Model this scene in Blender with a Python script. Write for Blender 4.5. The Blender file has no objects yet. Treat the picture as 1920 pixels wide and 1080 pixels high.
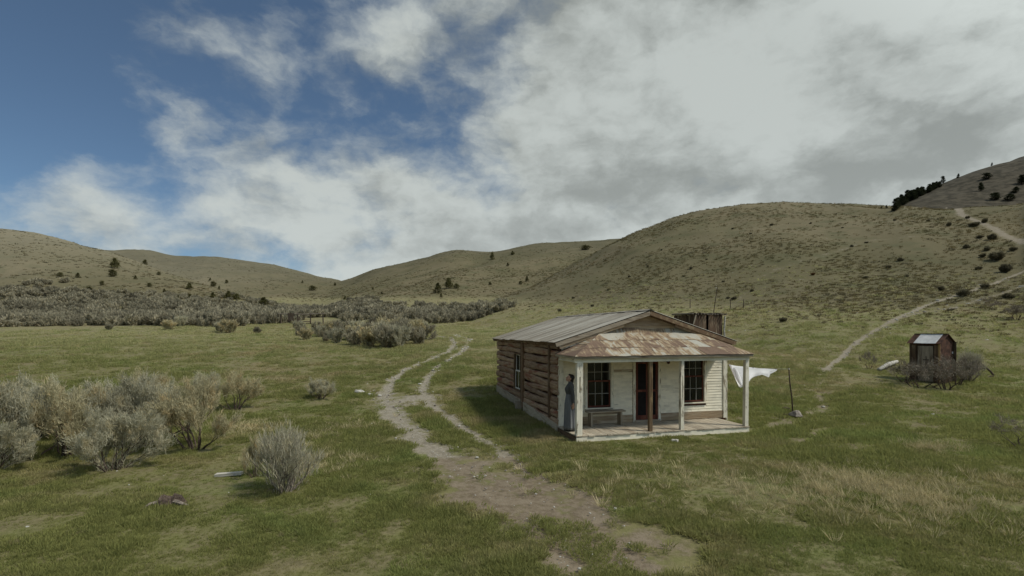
import bpy, math, random
import numpy as np
from mathutils import Vector, Matrix

# ------------------------------------------------------------------ camera, sky, sun, exposure
scene = bpy.context.scene
C = scene.collection
F, HY, H = 949.2, 620.8, 3.044            # focal length and horizon row in pixels of the 1920 px frame, eye height
cam_d = bpy.data.cameras.new('camera'); cam = bpy.data.objects.new('camera', cam_d); C.objects.link(cam)
cam.location = (0, 0, H); cam.rotation_euler = (math.radians(90), 0, 0)
cam_d.sensor_width = 36; cam_d.lens = 36 * F / 1920; cam_d.shift_y = (HY - 540) / 1920
cam_d.clip_start = .1; cam_d.clip_end = 9000
scene.camera = cam

SUN_AZ, SUN_EL = math.radians(108), math.radians(52)      # azimuth clockwise from +Y
sd = Vector((math.sin(SUN_AZ) * math.cos(SUN_EL), math.cos(SUN_AZ) * math.cos(SUN_EL), math.sin(SUN_EL)))
sun_d = bpy.data.lights.new('sun', 'SUN'); sun_d.energy = 2.7; sun_d.angle = math.radians(7); sun_d.color = (1, .945, .86)
sun = bpy.data.objects.new('sun', sun_d); C.objects.link(sun); sun.rotation_euler = sd.to_track_quat('Z', 'Y').to_euler()
scene.view_settings.view_transform = 'Standard'; scene.view_settings.look = 'None'
scene.view_settings.exposure = 0.16; scene.view_settings.gamma = 1

class NT:
    """small helper for node trees"""
    def __init__(s, tree): s.t = tree; s.n = tree.nodes; s.l = tree.links
    def add(s, typ, ins=None, **kw):
        nd = s.n.new(typ)
        for k, v in kw.items(): setattr(nd, k, v)
        for k, v in (ins or {}).items(): s.set(nd.inputs[k], v)
        return nd
    def set(s, sock, v):
        if isinstance(v, bpy.types.NodeSocket): s.l.new(v, sock)
        elif isinstance(v, bpy.types.Node): s.l.new(v.outputs[0], sock)
        else: sock.default_value = v
    def math(s, op, a, b=0., c=0., clamp=False):
        nd = s.n.new('ShaderNodeMath'); nd.operation = op; nd.use_clamp = clamp
        for i, v in enumerate((a, b, c)): s.set(nd.inputs[i], v)
        return nd.outputs[0]
    def vmath(s, op, a, b=(0, 0, 0)):
        nd = s.n.new('ShaderNodeVectorMath'); nd.operation = op
        s.set(nd.inputs[0], a); s.set(nd.inputs[1], b)
        return nd.outputs['Value' if op in ('DOT_PRODUCT', 'LENGTH') else 'Vector']
    def mix(s, f, a, b):
        nd = s.n.new('ShaderNodeMix'); nd.data_type = 'RGBA'
        s.set(nd.inputs[0], f)
        for i, v in ((6, a), (7, b)): s.set(nd.inputs[i], v if not isinstance(v, tuple) else (*v[:3], 1))
        return nd.outputs[2]
    def noise(s, vec, scale, detail=4, rough=.55, dist=0.):
        nd = s.add('ShaderNodeTexNoise', {'Vector': vec, 'Scale': scale, 'Detail': detail, 'Roughness': rough, 'Distortion': dist})
        return nd.outputs['Fac' if 'Fac' in nd.outputs else 0]
    def ramp(s, f, a, b, lo=0., hi=1.):
        nd = s.add('ShaderNodeMapRange', {'Value': f, 'From Min': a, 'From Max': b, 'To Min': lo, 'To Max': hi}, interpolation_type='SMOOTHSTEP')
        return nd.outputs[0]
    def mapping(s, vec, scale=(1, 1, 1), loc=(0, 0, 0)):
        return s.add('ShaderNodeMapping', {'Vector': vec, 'Scale': scale, 'Location': loc}).outputs[0]

def pix_dir(px, py):
    return Vector(((px - 960) / F, 1, (HY - py) / F)).normalized()

world = bpy.data.worlds.new('World'); scene.world = world; world.use_nodes = True
def build_world():
    world.node_tree.nodes.clear(); t = NT(world.node_tree)
    out = t.add('ShaderNodeOutputWorld'); bg = t.add('ShaderNodeBackground', {'Strength': .1}); t.set(out.inputs[0], bg)
    sky = t.add('ShaderNodeTexSky'); sky.sky_type = 'NISHITA'; sky.sun_disc = False
    sky.sun_elevation = SUN_EL; sky.sun_rotation = SUN_AZ
    sky.altitude = 1800; sky.air_density = 1.0; sky.dust_density = .6; sky.ozone_density = 2.0
    d = t.add('ShaderNodeTexCoord').outputs['Generated']
    sep = t.add('ShaderNodeSeparateXYZ', {'Vector': d})
    zz = t.math('ADD', t.math('MAXIMUM', sep.outputs[2], 0.), .26)
    pv = t.add('ShaderNodeCombineXYZ', {'X': t.math('DIVIDE', sep.outputs[0], zz), 'Y': t.math('DIVIDE', sep.outputs[1], zz), 'Z': 0.}).outputs[0]
    pv = t.vmath('MULTIPLY', d, (1., 1., 1.7))
    warp = t.add('ShaderNodeTexNoise', {'Vector': pv, 'Scale': 5., 'Detail': 6, 'Roughness': .62}).outputs['Color']
    wv = t.vmath('SUBTRACT', warp, (.5, .5, .5))
    pw = t.vmath('ADD', pv, t.vmath('MULTIPLY', wv, (.10, .10, .10)))
    dw = t.vmath('NORMALIZE', t.vmath('ADD', d, t.vmath('MULTIPLY', wv, (.20, .20, .14))))
    n1 = t.noise(t.mapping(pw, loc=(3.1, 7.7, 2.)), 4.6, 10, .57)
    n1b = t.noise(t.mapping(pw, loc=(3.1 + .03 * sd.x, 7.7 + .03 * sd.y, 2.06)), 4.6, 9, .57)
    n2 = t.noise(t.mapping(pv, loc=(9.3, 1.7, 0)), 2., 4, .5)
    dens = t.math('ADD', t.math('MULTIPLY', n1, .95), t.math('MULTIPLY', n2, .35))
    def blob(px, py, width, amp):
        v = pix_dir(px, py)
        dt = t.vmath('DOT_PRODUCT', dw, tuple(v))
        return t.ramp(dt, math.cos(math.radians(width)), 1., 0., amp)
    bias = None
    for b in SKY_BLOBS:
        g = blob(*b); bias = g if bias is None else t.math('ADD', bias, g)
    dens = t.math('ADD', dens, bias)
    dens = t.math('ADD', dens, t.ramp(sep.outputs[2], .05, .30, .13, 0.))       # cover thickens towards the horizon
    cover = t.ramp(dens, .55, .86)
    # light and dark inside the clouds
    n3 = t.noise(t.mapping(pw, loc=(4.4, 2.2, 0)), 3.6, 8, .56)
    n4 = t.noise(t.mapping(pv, loc=(.4, 12.2, 0)), 1.4, 3, .5)
    lum = t.math('ADD', t.math('MULTIPLY', n3, .95), t.math('MULTIPLY', n4, .15))
    lum = t.math('ADD', lum, t.math('MULTIPLY', t.math('SUBTRACT', n1, n1b), 1.0))
    dk = None
    for b in DARK_BLOBS:
        g = blob(*b); dk = g if dk is None else t.math('ADD', dk, g)
    lum = t.math('SUBTRACT', lum, dk)
    shade = t.ramp(lum, .27, .69)
    low = t.ramp(sep.outputs[2], .02, .42)
    bright = t.mix(low, (5.1, 5.5, 5.35), (4.7, 5.05, 4.85))
    dark = t.mix(low, (3.3, 3.55, 3.45), (2.5, 2.7, 2.55))
    cc = t.mix(shade, dark, bright)
    sky_c = t.vmath('MULTIPLY', t.mix(.22, sky.outputs[0], (1.2, 1.4, 1.6)), (.66, .76, .78))
    col = t.mix(t.math('MULTIPLY', cover, .97), sky_c, cc)
    au = t.ramp(t.vmath('DOT_PRODUCT', d, tuple(sd)), .45, 1., 1., 2.6)          # sky brightened around the sun to add fill light on the porch front
    t.set(bg.inputs[0], t.vmath('MULTIPLY', col, t.add('ShaderNodeCombineXYZ', {'X': au, 'Y': au, 'Z': au}).outputs[0]))
SKY_BLOBS = [(60, 250, 34, -.17), (-400, 150, 40, -.08), (420, 310, 14, -.06), (720, 270, 12, -.09), (880, 360, 9, -.12), (640, 180, 9, -.06), (640, 300, 10, -.06),
             (1050, 300, 26, .17), (1500, 250, 32, .24), (470, 200, 14, .19), (300, 370, 11, .14), (220, 215, 8, .13), (450, 430, 14, .14), (800, 470, 18, .16), (700, 440, 12, .08),
             (1324, 228, 2.4, -.17), (1330, 345, 3.4, -.13), (1400, 130, 6, -.17), (80, 440, 9, .14), (1900, 300, 25, .14)]
DARK_BLOBS = [(1540, 300, 4, .07), (1620, 290, 5, .09), (1700, 288, 5, .08), (1780, 278, 5, .07), (1870, 250, 5, .06), (1900, 170, 8, .04), (900, 170, 9, .05), (880, 520, 5, .06), (1060, 320, 7, .04)]
build_world()

# ------------------------------------------------------------------ helpers
rng = np.random.default_rng(7); random.seed(7)
def R(a, b): return random.uniform(a, b)

def tag(o, label=None, cat=None, group=None, kind=None):
    for k, v in (('label', label), ('category', cat), ('group', group), ('kind', kind)):
        if v: o[k] = v
    return o
def empty(name, loc=(0, 0, 0), rz=0.):
    o = bpy.data.objects.new(name, None); C.objects.link(o); o.location = loc; o.rotation_euler = (0, 0, rz); o.empty_display_size = .2
    return o
def link(name, me, parent=None, loc=(0, 0, 0), rot=(0, 0, 0), scale=(1, 1, 1)):
    o = bpy.data.objects.new(name, me); C.objects.link(o); o.parent = parent
    o.location = loc; o.rotation_euler = rot; o.scale = scale
    return o

class MB:
    def __init__(s): s.v = []; s.f = []; s.m = []
    def add(s, vs, fs, mi=0):
        b = len(s.v); s.v += [tuple(v) for v in vs]; s.f += [tuple(i + b for i in f) for f in fs]; s.m += [mi] * len(fs)
        return s
    def box(s, a, b, mi=0, jit=0.):
        (x0, y0, z0), (x1, y1, z1) = a, b
        vs = [(x, y, z) for x in (x0, x1) for y in (y0, y1) for z in (z0, z1)]
        if jit: vs = [tuple(c + R(-jit, jit) for c in v) for v in vs]
        return s.add(vs, [(0, 1, 3, 2), (4, 6, 7, 5), (0, 4, 5, 1), (2, 3, 7, 6), (0, 2, 6, 4), (1, 5, 7, 3)], mi)
    def bar(s, p, q, w, h, up=(0, 0, 1), mi=0):
        """rectangular bar from p to q, width w sideways and h along up"""
        p, q, up = Vector(p), Vector(q), Vector(up); d = (q - p).normalized()
        sx = d.cross(up).normalized() * w / 2; sz = sx.cross(d).normalized() * h / 2
        vs = [e + a * sx + b * sz for e in (p, q) for a, b in ((-1, -1), (1, -1), (1, 1), (-1, 1))]
        return s.add(vs, [(0, 3, 2, 1), (4, 5, 6, 7), (0, 1, 5, 4), (1, 2, 6, 5), (2, 3, 7, 6), (3, 0, 4, 7)], mi)
    def tube(s, pts, rad, n=6, mi=0, cap=True):
        pts = [Vector(p) for p in pts]; m = len(pts)
        if not hasattr(rad, '__len__'): rad = [rad] * m
        vs = []; u = None
        for i, p in enumerate(pts):
            d = (pts[min(i + 1, m - 1)] - pts[max(i - 1, 0)]).normalized()
            if u is None: u = d.cross(Vector((.13, .31, .94)) if abs(d.z) < .9 else Vector((1, .1, 0))).normalized()
            u = (u - d * u.dot(d)).normalized(); w = d.cross(u)
            for k in range(n):
                a = 2 * math.pi * k / n; vs.append(p + (u * math.cos(a) + w * math.sin(a)) * rad[i])
        fs = [(i * n + k, i * n + (k + 1) % n, (i + 1) * n + (k + 1) % n, (i + 1) * n + k) for i in range(m - 1) for k in range(n)]
        if cap: fs += [tuple(range(n - 1, -1, -1)), tuple(range((m - 1) * n, m * n))]
        return s.add(vs, fs, mi)
    def ball(s, c, r, mi=0, nu=12, nv=8, mat=None):
        c = Vector(c); r = (r, r, r) if not hasattr(r, '__len__') else r
        vs = [(0, 0, -1)] + [(math.sin(math.pi * j / nv) * math.cos(2 * math.pi * i / nu), math.sin(math.pi * j / nv) * math.sin(2 * math.pi * i / nu), -math.cos(math.pi * j / nv)) for j in range(1, nv) for i in range(nu)] + [(0, 0, 1)]
        fs = [(0, 1 + (i + 1) % nu, 1 + i) for i in range(nu)]
        for j in range(nv - 2):
            for i in range(nu):
                a = 1 + j * nu; b = a + nu; fs.append((a + i, a + (i + 1) % nu, b + (i + 1) % nu, b + i))
        a = 1 + (nv - 2) * nu; fs += [(a + i, a + (i + 1) % nu, len(vs) - 1) for i in range(nu)]
        out = []
        for v in vs:
            q = Vector((v[0] * r[0], v[1] * r[1], v[2] * r[2]))
            if mat: q = mat @ q
            out.append(c + q)
        return s.add(out, fs, mi)
    def mesh(s, name, mats, smooth=False):
        me = bpy.data.meshes.new(name); me.from_pydata(s.v, [], s.f)
        for m in (mats if isinstance(mats, (list, tuple)) else [mats]): me.materials.append(m)
        if any(s.m): me.polygons.foreach_set('material_index', s.m)
        if smooth: me.polygons.foreach_set('use_smooth', [True] * len(me.polygons))
        me.update(); return me
    def build(s, name, mats, parent=None, smooth=False, **kw):
        return link(name, s.mesh(name, mats, smooth), parent, **kw)

def np_mesh(name, V, Fq, mats, mi=None, smooth=False, attrs=None):
    """fast mesh from numpy arrays; Fq (n,3) or (n,4)"""
    me = bpy.data.meshes.new(name); V = np.asarray(V, np.float32); Fq = np.asarray(Fq, np.int32); k = Fq.shape[1]
    me.vertices.add(len(V)); me.vertices.foreach_set('co', V.ravel())
    me.loops.add(Fq.size); me.loops.foreach_set('vertex_index', Fq.ravel())
    me.polygons.add(len(Fq)); me.polygons.foreach_set('loop_start', np.arange(0, Fq.size, k, dtype=np.int32))
    me.polygons.foreach_set('loop_total', np.full(len(Fq), k, np.int32))
    for m in (mats if isinstance(mats, (list, tuple)) else [mats]): me.materials.append(m)
    if mi is not None: me.polygons.foreach_set('material_index', np.asarray(mi, np.int32))
    if smooth: me.polygons.foreach_set('use_smooth', np.ones(len(Fq), bool))
    for n, a in (attrs or {}).items():
        at = me.attributes.new(n, 'FLOAT', 'POINT'); at.data.foreach_set('value', np.asarray(a, np.float32))
    me.update(calc_edges=True); me.validate(); return me

# numpy value noise
_perm = np.random.default_rng(3).random((256, 256))
def vnoise(x, y):
    xi = np.floor(x).astype(int); yi = np.floor(y).astype(int); fx = x - xi; fy = y - yi
    fx = fx * fx * (3 - 2 * fx); fy = fy * fy * (3 - 2 * fy)
    g = lambda a, b: _perm[a & 255, b & 255]
    return (g(xi, yi) * (1 - fx) + g(xi + 1, yi) * fx) * (1 - fy) + (g(xi, yi + 1) * (1 - fx) + g(xi + 1, yi + 1) * fx) * fy
def fbm(x, y, o=4):
    s = 0; a = .5
    for k in range(o): s = s + a * (vnoise(x * 2 ** k + 17.3 * k, y * 2 ** k - 9.1 * k) - .5); a *= .5
    return s * 2          # about -1..1
def sstep(x): x = np.clip(x, 0, 1); return x * x * (3 - 2 * x)

# ------------------------------------------------------------------ materials
MATS = {}
def principled(name, rough=.85, spec=.25):
    m = bpy.data.materials.new(name); m.use_nodes = True; t = NT(m.node_tree)
    b = t.n['Principled BSDF']; b.inputs['Roughness'].default_value = rough
    b.inputs['Specular IOR Level'].default_value = spec
    MATS[name] = m; return m, t, b
def bump(t, b, h, strength=.3, dist=.02):
    t.set(b.inputs['Normal'], t.add('ShaderNodeBump', {'Height': h, 'Strength': strength, 'Distance': dist}))
def rnd(t): return t.add('ShaderNodeObjectInfo').outputs['Random']
def wood(name, c1, c2, c3, axis=0, rough=.85, var=.35, paint=None, peel=(.50, .62), grain=60, bstr=.5):
    """weathered boards: grain along an axis, a tone per board, optional flaking paint"""
    m, t, b = principled(name, rough)
    co = t.add('ShaderNodeTexCoord').outputs['Object']; r = rnd(t)
    off = t.add('ShaderNodeCombineXYZ', {'X': t.math('MULTIPLY', r, 37.), 'Y': t.math('MULTIPLY', r, 91.), 'Z': t.math('MULTIPLY', r, 53.)}).outputs[0]
    co = t.vmath('ADD', co, off)
    sc = [grain] * 3; sc[axis] = grain * .05
    g = t.noise(t.mapping(co, tuple(sc)), 1., 5, .6)
    sc2 = [6.] * 3; sc2[axis] = 1.2
    w = t.noise(t.mapping(co, tuple(sc2)), 1., 5, .6, .4)
    col = t.mix(t.ramp(g, .3, .7), c1, c2); col = t.mix(t.ramp(w, .48, .68), col, c3)
    k = t.math('MULTIPLY_ADD', r, var, 1 - var / 2)
    col = t.mix(1., col, (0, 0, 0)) if False else t.vmath('MULTIPLY', col, t.add('ShaderNodeCombineXYZ', {'X': k, 'Y': k, 'Z': k}).outputs[0])
    hgt = g
    if paint:
        sc3 = [14.] * 3; sc3[axis] = 3.
        pn = t.noise(t.mapping(co, tuple(sc3)), 1., 8, .65)
        pn = t.math('ADD', pn, t.math('MULTIPLY', t.math('SUBTRACT', r, .5), .10))
        f = t.ramp(pn, *peel)
        dirt = t.noise(co, 2.3, 4, .6)
        pc = t.mix(t.ramp(dirt, .38, .75), paint, tuple(c * .74 for c in paint))
        col = t.mix(f, pc, col); hgt = t.math('ADD', t.math('MULTIPLY', g, .4), t.math('MULTIPLY', f, -.6))
    t.set(b.inputs['Base Color'], col); bump(t, b, hgt, bstr, .01)
    return m
GREY1, GREY2, BRN = (.36, .31, .225), (.22, .18, .125), (.15, .11, .072)
M_white = wood('white_paint_boards', (.36, .3, .2), (.22, .17, .1), (.16, .11, .07), 0, paint=(.80, .74, .57), peel=(.61, .77), var=.10)
M_whitez = wood('white_paint_posts', (.34, .29, .2), (.2, .16, .1), (.14, .1, .07), 2, paint=(.74, .69, .54), peel=(.52, .66), var=.2)
M_whitey = wood('white_paint_rails', (.34, .29, .2), (.2, .16, .1), (.14, .1, .07), 1, paint=(.74, .69, .54), peel=(.54, .66), var=.2)
M_greyx = wood('grey_boards_across', GREY1, GREY2, BRN, 0)
M_greyy = wood('grey_boards_deep', (.46, .41, .30), (.31, .26, .185), (.24, .19, .13), 1, var=.3)
M_greyz = wood('grey_boards_upright', GREY1, GREY2, BRN, 2)
M_brownx = wood('brown_boards_across', (.36, .28, .17), (.23, .16, .095), (.42, .35, .25), 0)
M_browny = wood('brown_boards_deep', (.2, .13, .07), (.09, .055, .033), (.25, .19, .11), 1)
M_brownz = wood('brown_boards_upright', (.19, .115, .06), (.075, .045, .028), (.23, .17, .1), 2, var=.5)
M_postbrown = wood('bare_post_wood', (.17, .115, .06), (.085, .055, .032), (.30, .22, .11), 2)
M_log = wood('weathered_logs', (.40, .295, .19), (.21, .13, .078), (.21, .085, .046), 1, var=.55, grain=45, bstr=.8)
M_chink = wood('chinking', (.10, .042, .025), (.05, .024, .015), (.035, .02, .014), 1)
M_red = wood('red_brown_paint', (.12, .035, .02), (.07, .022, .014), (.16, .06, .035), 2, var=.2)
M_grime = wood('stained_white_paint', (.30, .23, .15), (.22, .16, .1), (.4, .34, .25), 0, paint=(.5, .45, .33), peel=(.44, .56))

def flat(name, col, rough=.8, spec=.25, nz=None, amt=.3, metal=0., bs=0.):
    m, t, b = principled(name, rough, spec); b.inputs['Metallic'].default_value = metal
    co = t.add('ShaderNodeTexCoord').outputs['Object']
    n = t.noise(co, nz or 8., 5, .6)
    t.set(b.inputs['Base Color'], t.mix(t.ramp(n, .3, .7), tuple(c * (1 - amt) for c in col), tuple(min(1, c * (1 + amt)) for c in col)))
    if bs: bump(t, b, n, bs, .02)
    return m
M_dark = flat('interior_shade', (.012, .01, .009), .95, .05)  # near-black: the shade inside cabin and shed is put into this colour
M_stone = flat('pale_stone', (.42, .4, .34), .9, .2, 9, .35, bs=.6)
M_stoneg = flat('grey_stone', (.24, .21, .17), .9, .2, 7, .4, bs=.8)
M_iron = flat('dark_iron', (.035, .022, .016), .7, .3)
M_rope = flat('rope', (.5, .47, .38), .9)
M_screen = flat('door_screen', (.014, .012, .011), .8, .1)
M_skin = flat('skin', (.42, .25, .17), .6, .3, 20, .06)
M_hair = flat('dark_hair', (.014, .01, .008), .5, .35, 60, .4)
M_shoe = flat('black_leather', (.012, .011, .011), .5, .4)
M_lip = flat('lips', (.3, .12, .09), .5)
def cloth(name, col, sc=300, amt=.15):
    m, t, b = principled(name, .95, .1)
    co = t.add('ShaderNodeTexCoord').outputs['Object']
    w = t.noise(co, sc, 2); n = t.noise(t.mapping(co, (18, 18, 2.5)), 1., 4)
    t.set(b.inputs['Base Color'], t.mix(t.ramp(n, .3, .7), tuple(c * (1 - amt) for c in col), tuple(c * (1 + amt) for c in col)))
    bump(t, b, t.math('ADD', n, t.math('MULTIPLY', w, .3)), .3, .01); return m
M_bodice = cloth('grey_wool', (.085, .086, .08)); M_skirt = cloth('blue_grey_wool', (.155, .158, .155))
def sheet_mat():
    m, t, b = principled('white_cotton', .9, .1)
    co = t.add('ShaderNodeTexCoord').outputs['Object']
    n = t.noise(co, 5., 4)
    t.set(b.inputs['Base Color'], t.mix(n, (.88, .87, .84), (.93, .92, .89)))
    bump(t, b, t.noise(co, 9., 3), .25, .03)
    tr = t.add('ShaderNodeBsdfTranslucent', {'Color': (.9, .88, .84, 1)}); mx = t.add('ShaderNodeMixShader', {0: .42, 1: b.outputs[0], 2: tr.outputs[0]})
    t.set(t.n['Material Output'].inputs[0], mx); return m
M_sheet = sheet_mat()
def glass_mat():
    m, t, b = principled('old_window_glass', .08, .5)
    co = t.add('ShaderNodeTexCoord').outputs['Object']
    b.inputs['Base Color'].default_value = (.01, .011, .01, 1)
    tr = t.add('ShaderNodeBsdfTransparent', {'Color': (.75, .78, .74, 1)})
    bump(t, b, t.noise(co, 4., 2), .08, .02)
    mx = t.add('ShaderNodeMixShader', {0: .62, 1: tr.outputs[0], 2: b.outputs[0]})
    t.set(t.n['Material Output'].inputs[0], mx); return m
M_glass = glass_mat()
M_curtain = flat('pale_curtain', (.34, .34, .24), .9, .1, 30, .2)

def metal_roof():
    m, t, b = principled('grey_corrugated_iron', .7, .22)
    co = t.add('ShaderNodeTexCoord').outputs['Object']; r = rnd(t)
    st = t.noise(t.mapping(co, (.5, 7., .5)), 1., 5, .6)
    st = t.math('ADD', st, t.math('MULTIPLY', t.math('SUBTRACT', r, .5), .22))
    col = t.mix(t.ramp(st, .36, .62), (.37, .35, .285), (.21, .185, .14))
    ru = t.noise(t.mapping(co, (1.3, 5., 1.3)), 1., 5, .65)
    col = t.mix(t.ramp(ru, .60, .8), col, (.12, .07, .04))
    t.set(b.inputs['Base Color'], col); b.inputs['Metallic'].default_value = .12
    bump(t, b, t.noise(co, 30., 3), .1, .005); return m
M_metal = metal_roof()
def rust_roof():
    m, t, b = principled('rusty_sheet_metal', .8, .25)
    co = t.add('ShaderNodeTexCoord').outputs['Object']; r = rnd(t)
    off = t.add('ShaderNodeCombineXYZ', {'X': t.math('MULTIPLY', r, 11.), 'Y': t.math('MULTIPLY', r, 5.), 'Z': 0.}).outputs[0]
    cr = t.vmath('ADD', co, off)
    big = t.noise(t.mapping(cr, (1.6, 1.1, 1.1)), 1., 6, .62, .5)
    stk = t.noise(t.mapping(cr, (13., 1.6, 1.6)), 1., 5, .6)
    f = t.math('ADD', t.math('MULTIPLY', big, .7), t.math('MULTIPLY', stk, .42))
    f = t.math('ADD', f, t.math('MULTIPLY', t.math('SUBTRACT', r, .5), .09))
    sepz = t.add('ShaderNodeSeparateXYZ', {'Vector': co}).outputs[2]
    f = t.math('ADD', f, t.ramp(sepz, 2.35, 3.05, .10, -.02))           # galvanising survives longest higher up
    rust = t.mix(t.noise(cr, 9., 4), (.115, .076, .05), (.185, .125, .083))
    ochre = t.mix(stk, (.36, .28, .16), (.25, .175, .10))
    zinc = t.mix(t.noise(cr, 22., 4), (.32, .30, .23), (.41, .39, .315))
    col = t.mix(t.ramp(f, .50, .60), zinc, ochre); col = t.mix(t.ramp(f, .55, .68), col, rust)
    t.set(b.inputs['Base Color'], col); t.set(b.inputs['Roughness'], t.ramp(f, .47, .6, .6, .92))
    bump(t, b, t.noise(cr, 14., 5), .35, .012); return m
M_rust = rust_roof()
M_rustp = flat('brown_rusted_iron', (.095, .05, .031), .9, .2, 6, .5, bs=.4)
M_zinc = flat('pale_galvanised_iron', (.5, .5, .47), .6, .3, 3, .18)

# ground colours are shared by the terrain and the grass on it
def ground_group():
    g = bpy.data.node_groups.new('pasture_colour', 'ShaderNodeTree'); t = NT(g)
    g.interface.new_socket('Color', in_out='OUTPUT', socket_type='NodeSocketColor')
    p = t.add('ShaderNodeNewGeometry').outputs['Position']
    p = t.mapping(p, (1, 1, 0))
    a = t.noise(p, .09, 4, .6, .3); b_ = t.noise(p, .55, 5, .62); c = t.noise(p, 3.2, 4, .6)
    y = t.add('ShaderNodeSeparateXYZ', {'Vector': p}).outputs[1]
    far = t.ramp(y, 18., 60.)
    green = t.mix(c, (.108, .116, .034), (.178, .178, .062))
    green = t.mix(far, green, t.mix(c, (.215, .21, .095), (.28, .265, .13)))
    dry = t.mix(c, (.20, .162, .082), (.285, .24, .13))
    k = t.math('ADD', t.math('MULTIPLY', a, .55), t.math('MULTIPLY', b_, .6))
    k = t.math('ADD', k, t.math('MULTIPLY', far, .0))
    fr = t.noise(p, .32, 4, .6, .5)
    green = t.mix(t.ramp(fr, .50, .66, 0., .75), green, t.mix(c, (.112, .136, .038), (.172, .195, .065)))
    col = t.mix(t.ramp(k, .55, .76), green, dry)
    col = t.mix(t.ramp(t.noise(p, 1.9, 5, .7), .60, .74, 0., .7), col, (.175, .14, .085))
    out = t.add('NodeGroupOutput'); t.set(out.inputs[0], col); return g
G_past = ground_group()
def hill_group():
    g = bpy.data.node_groups.new('hill_colour', 'ShaderNodeTree'); t = NT(g)
    g.interface.new_socket('Color', in_out='OUTPUT', socket_type='NodeSocketColor')
    p = t.add('ShaderNodeNewGeometry').outputs['Position']; p = t.mapping(p, (1, 1, 0))
    a = t.noise(p, .022, 5, .6, .4); b_ = t.noise(p, .16, 5, .65); c = t.noise(p, 1.1, 4, .65)
    x = t.add('ShaderNodeSeparateXYZ', {'Vector': p}).outputs[0]
    base = t.mix(t.ramp(a, .38, .64), (.118, .104, .053), (.158, .133, .075))
    base = t.mix(t.ramp(b_, .45, .7), base, (.096, .092, .045))
    base = t.mix(t.ramp(x, -190., -80., .5, 0.), base, (.27, .243, .168))  # left hill paled: its sunlit brightness is put into the colour
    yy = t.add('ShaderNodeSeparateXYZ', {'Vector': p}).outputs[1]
    base = t.mix(t.math('MULTIPLY', t.ramp(yy, 210., 300., 0., .6), t.ramp(b_, .3, .6, .6, 1.)), base, (.083, .077, .044))     # farther hills darkened: some brush, plus cloud shadow put into the colour
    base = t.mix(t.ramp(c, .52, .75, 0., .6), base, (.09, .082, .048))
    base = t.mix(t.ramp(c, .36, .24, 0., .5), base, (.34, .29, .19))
    base = t.mix(t.ramp(t.math('ADD', x, t.math('MULTIPLY', a, 120.)), 250., 320., 0., .9), base, t.mix(t.ramp(b_, .4, .6), (.034, .03, .02), (.085, .073, .05)))  # far right mountain: dark rock and brush, with cloud shadow put into the colour
    out = t.add('NodeGroupOutput'); t.set(out.inputs[0], base); return g
G_hill = hill_group()

def terrain_mat():
    m, t, b = principled('pasture_and_hills', .95, .1)
    past = t.add('ShaderNodeGroup'); past.node_tree = G_past
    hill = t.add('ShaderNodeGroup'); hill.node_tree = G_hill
    at = lambda n: t.add('ShaderNodeAttribute', attribute_name=n).outputs['Fac']
    p = t.add('ShaderNodeNewGeometry').outputs['Position']
    n1 = t.noise(p, 1.7, 6, .65); n2 = t.noise(p, 9., 4, .65); n3 = t.noise(p, 38., 3, .6)
    hb = t.ramp(t.math('ADD', at('hill'), t.math('MULTIPLY', t.math('SUBTRACT', n1, .5), .5)), .25, .75)
    thatch = t.mix(t.ramp(n2, .35, .68), (.115, .095, .05), (.20, .165, .095))
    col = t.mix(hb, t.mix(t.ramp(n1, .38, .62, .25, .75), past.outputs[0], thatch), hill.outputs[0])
    d = t.math('ADD', at('dirt'), t.math('MULTIPLY', t.math('SUBTRACT', n1, .5), 1.25))
    d = t.math('ADD', d, t.math('MULTIPLY', t.math('SUBTRACT', n2, .5), .5))
    d = t.math('ADD', d, t.math('MULTIPLY', t.math('SUBTRACT', t.noise(p, .75, 3), .5), .5))
    df = t.ramp(d, .40, .74)
    gravel = t.mix(t.ramp(n2, .35, .65), (.22, .195, .14), (.32, .29, .222))
    gravel = t.mix(t.ramp(n3, .48, .7), gravel, (.155, .13, .09))
    soil = t.mix(t.ramp(n2, .35, .65), (.128, .097, .061), (.19, .15, .098))
    soil = t.mix(t.ramp(n1, .48, .66), soil, (.205, .165, .11))
    dc = t.mix(at('gravel'), soil, gravel)
    col = t.mix(df, col, dc)
    t.set(b.inputs['Base Color'], col)
    hgt = t.math('ADD', t.math('MULTIPLY', n1, .5), t.math('ADD', t.math('MULTIPLY', n2, .3), t.math('MULTIPLY', n3, .12)))
    bump(t, b, hgt, .55, .12); return m
M_ground = terrain_mat()

def leafmat(name, c1, c2, tip=None, transl=.3, var=.3):
    m, t, b = principled(name, .9, .1)
    r = rnd(t); co = t.add('ShaderNodeTexCoord').outputs['Object']
    n = t.noise(co, 3.5, 3); n2 = t.noise(co, 60., 2)
    col = t.mix(t.ramp(n2, .35, .65), c1, c2)
    if tip:
        z = t.ramp(n, .5, .68); col = t.mix(t.math('MULTIPLY', z, .7), col, tip)
    k = t.math('MULTIPLY_ADD', r, var, 1 - var / 2)
    col = t.vmath('MULTIPLY', col, t.add('ShaderNodeCombineXYZ', {'X': k, 'Y': k, 'Z': k}).outputs[0])
    t.set(b.inputs['Base Color'], col)
    tr = t.add('ShaderNodeBsdfTranslucent', {'Color': col}); mx = t.add('ShaderNodeMixShader', {0: transl, 1: b.outputs[0], 2: tr.outputs[0]})
    t.set(t.n['Material Output'].inputs[0], mx); return m
M_sage = leafmat('sagebrush_leaves', (.32, .305, .20), (.56, .53, .375), (.61, .52, .30), .4)
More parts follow.
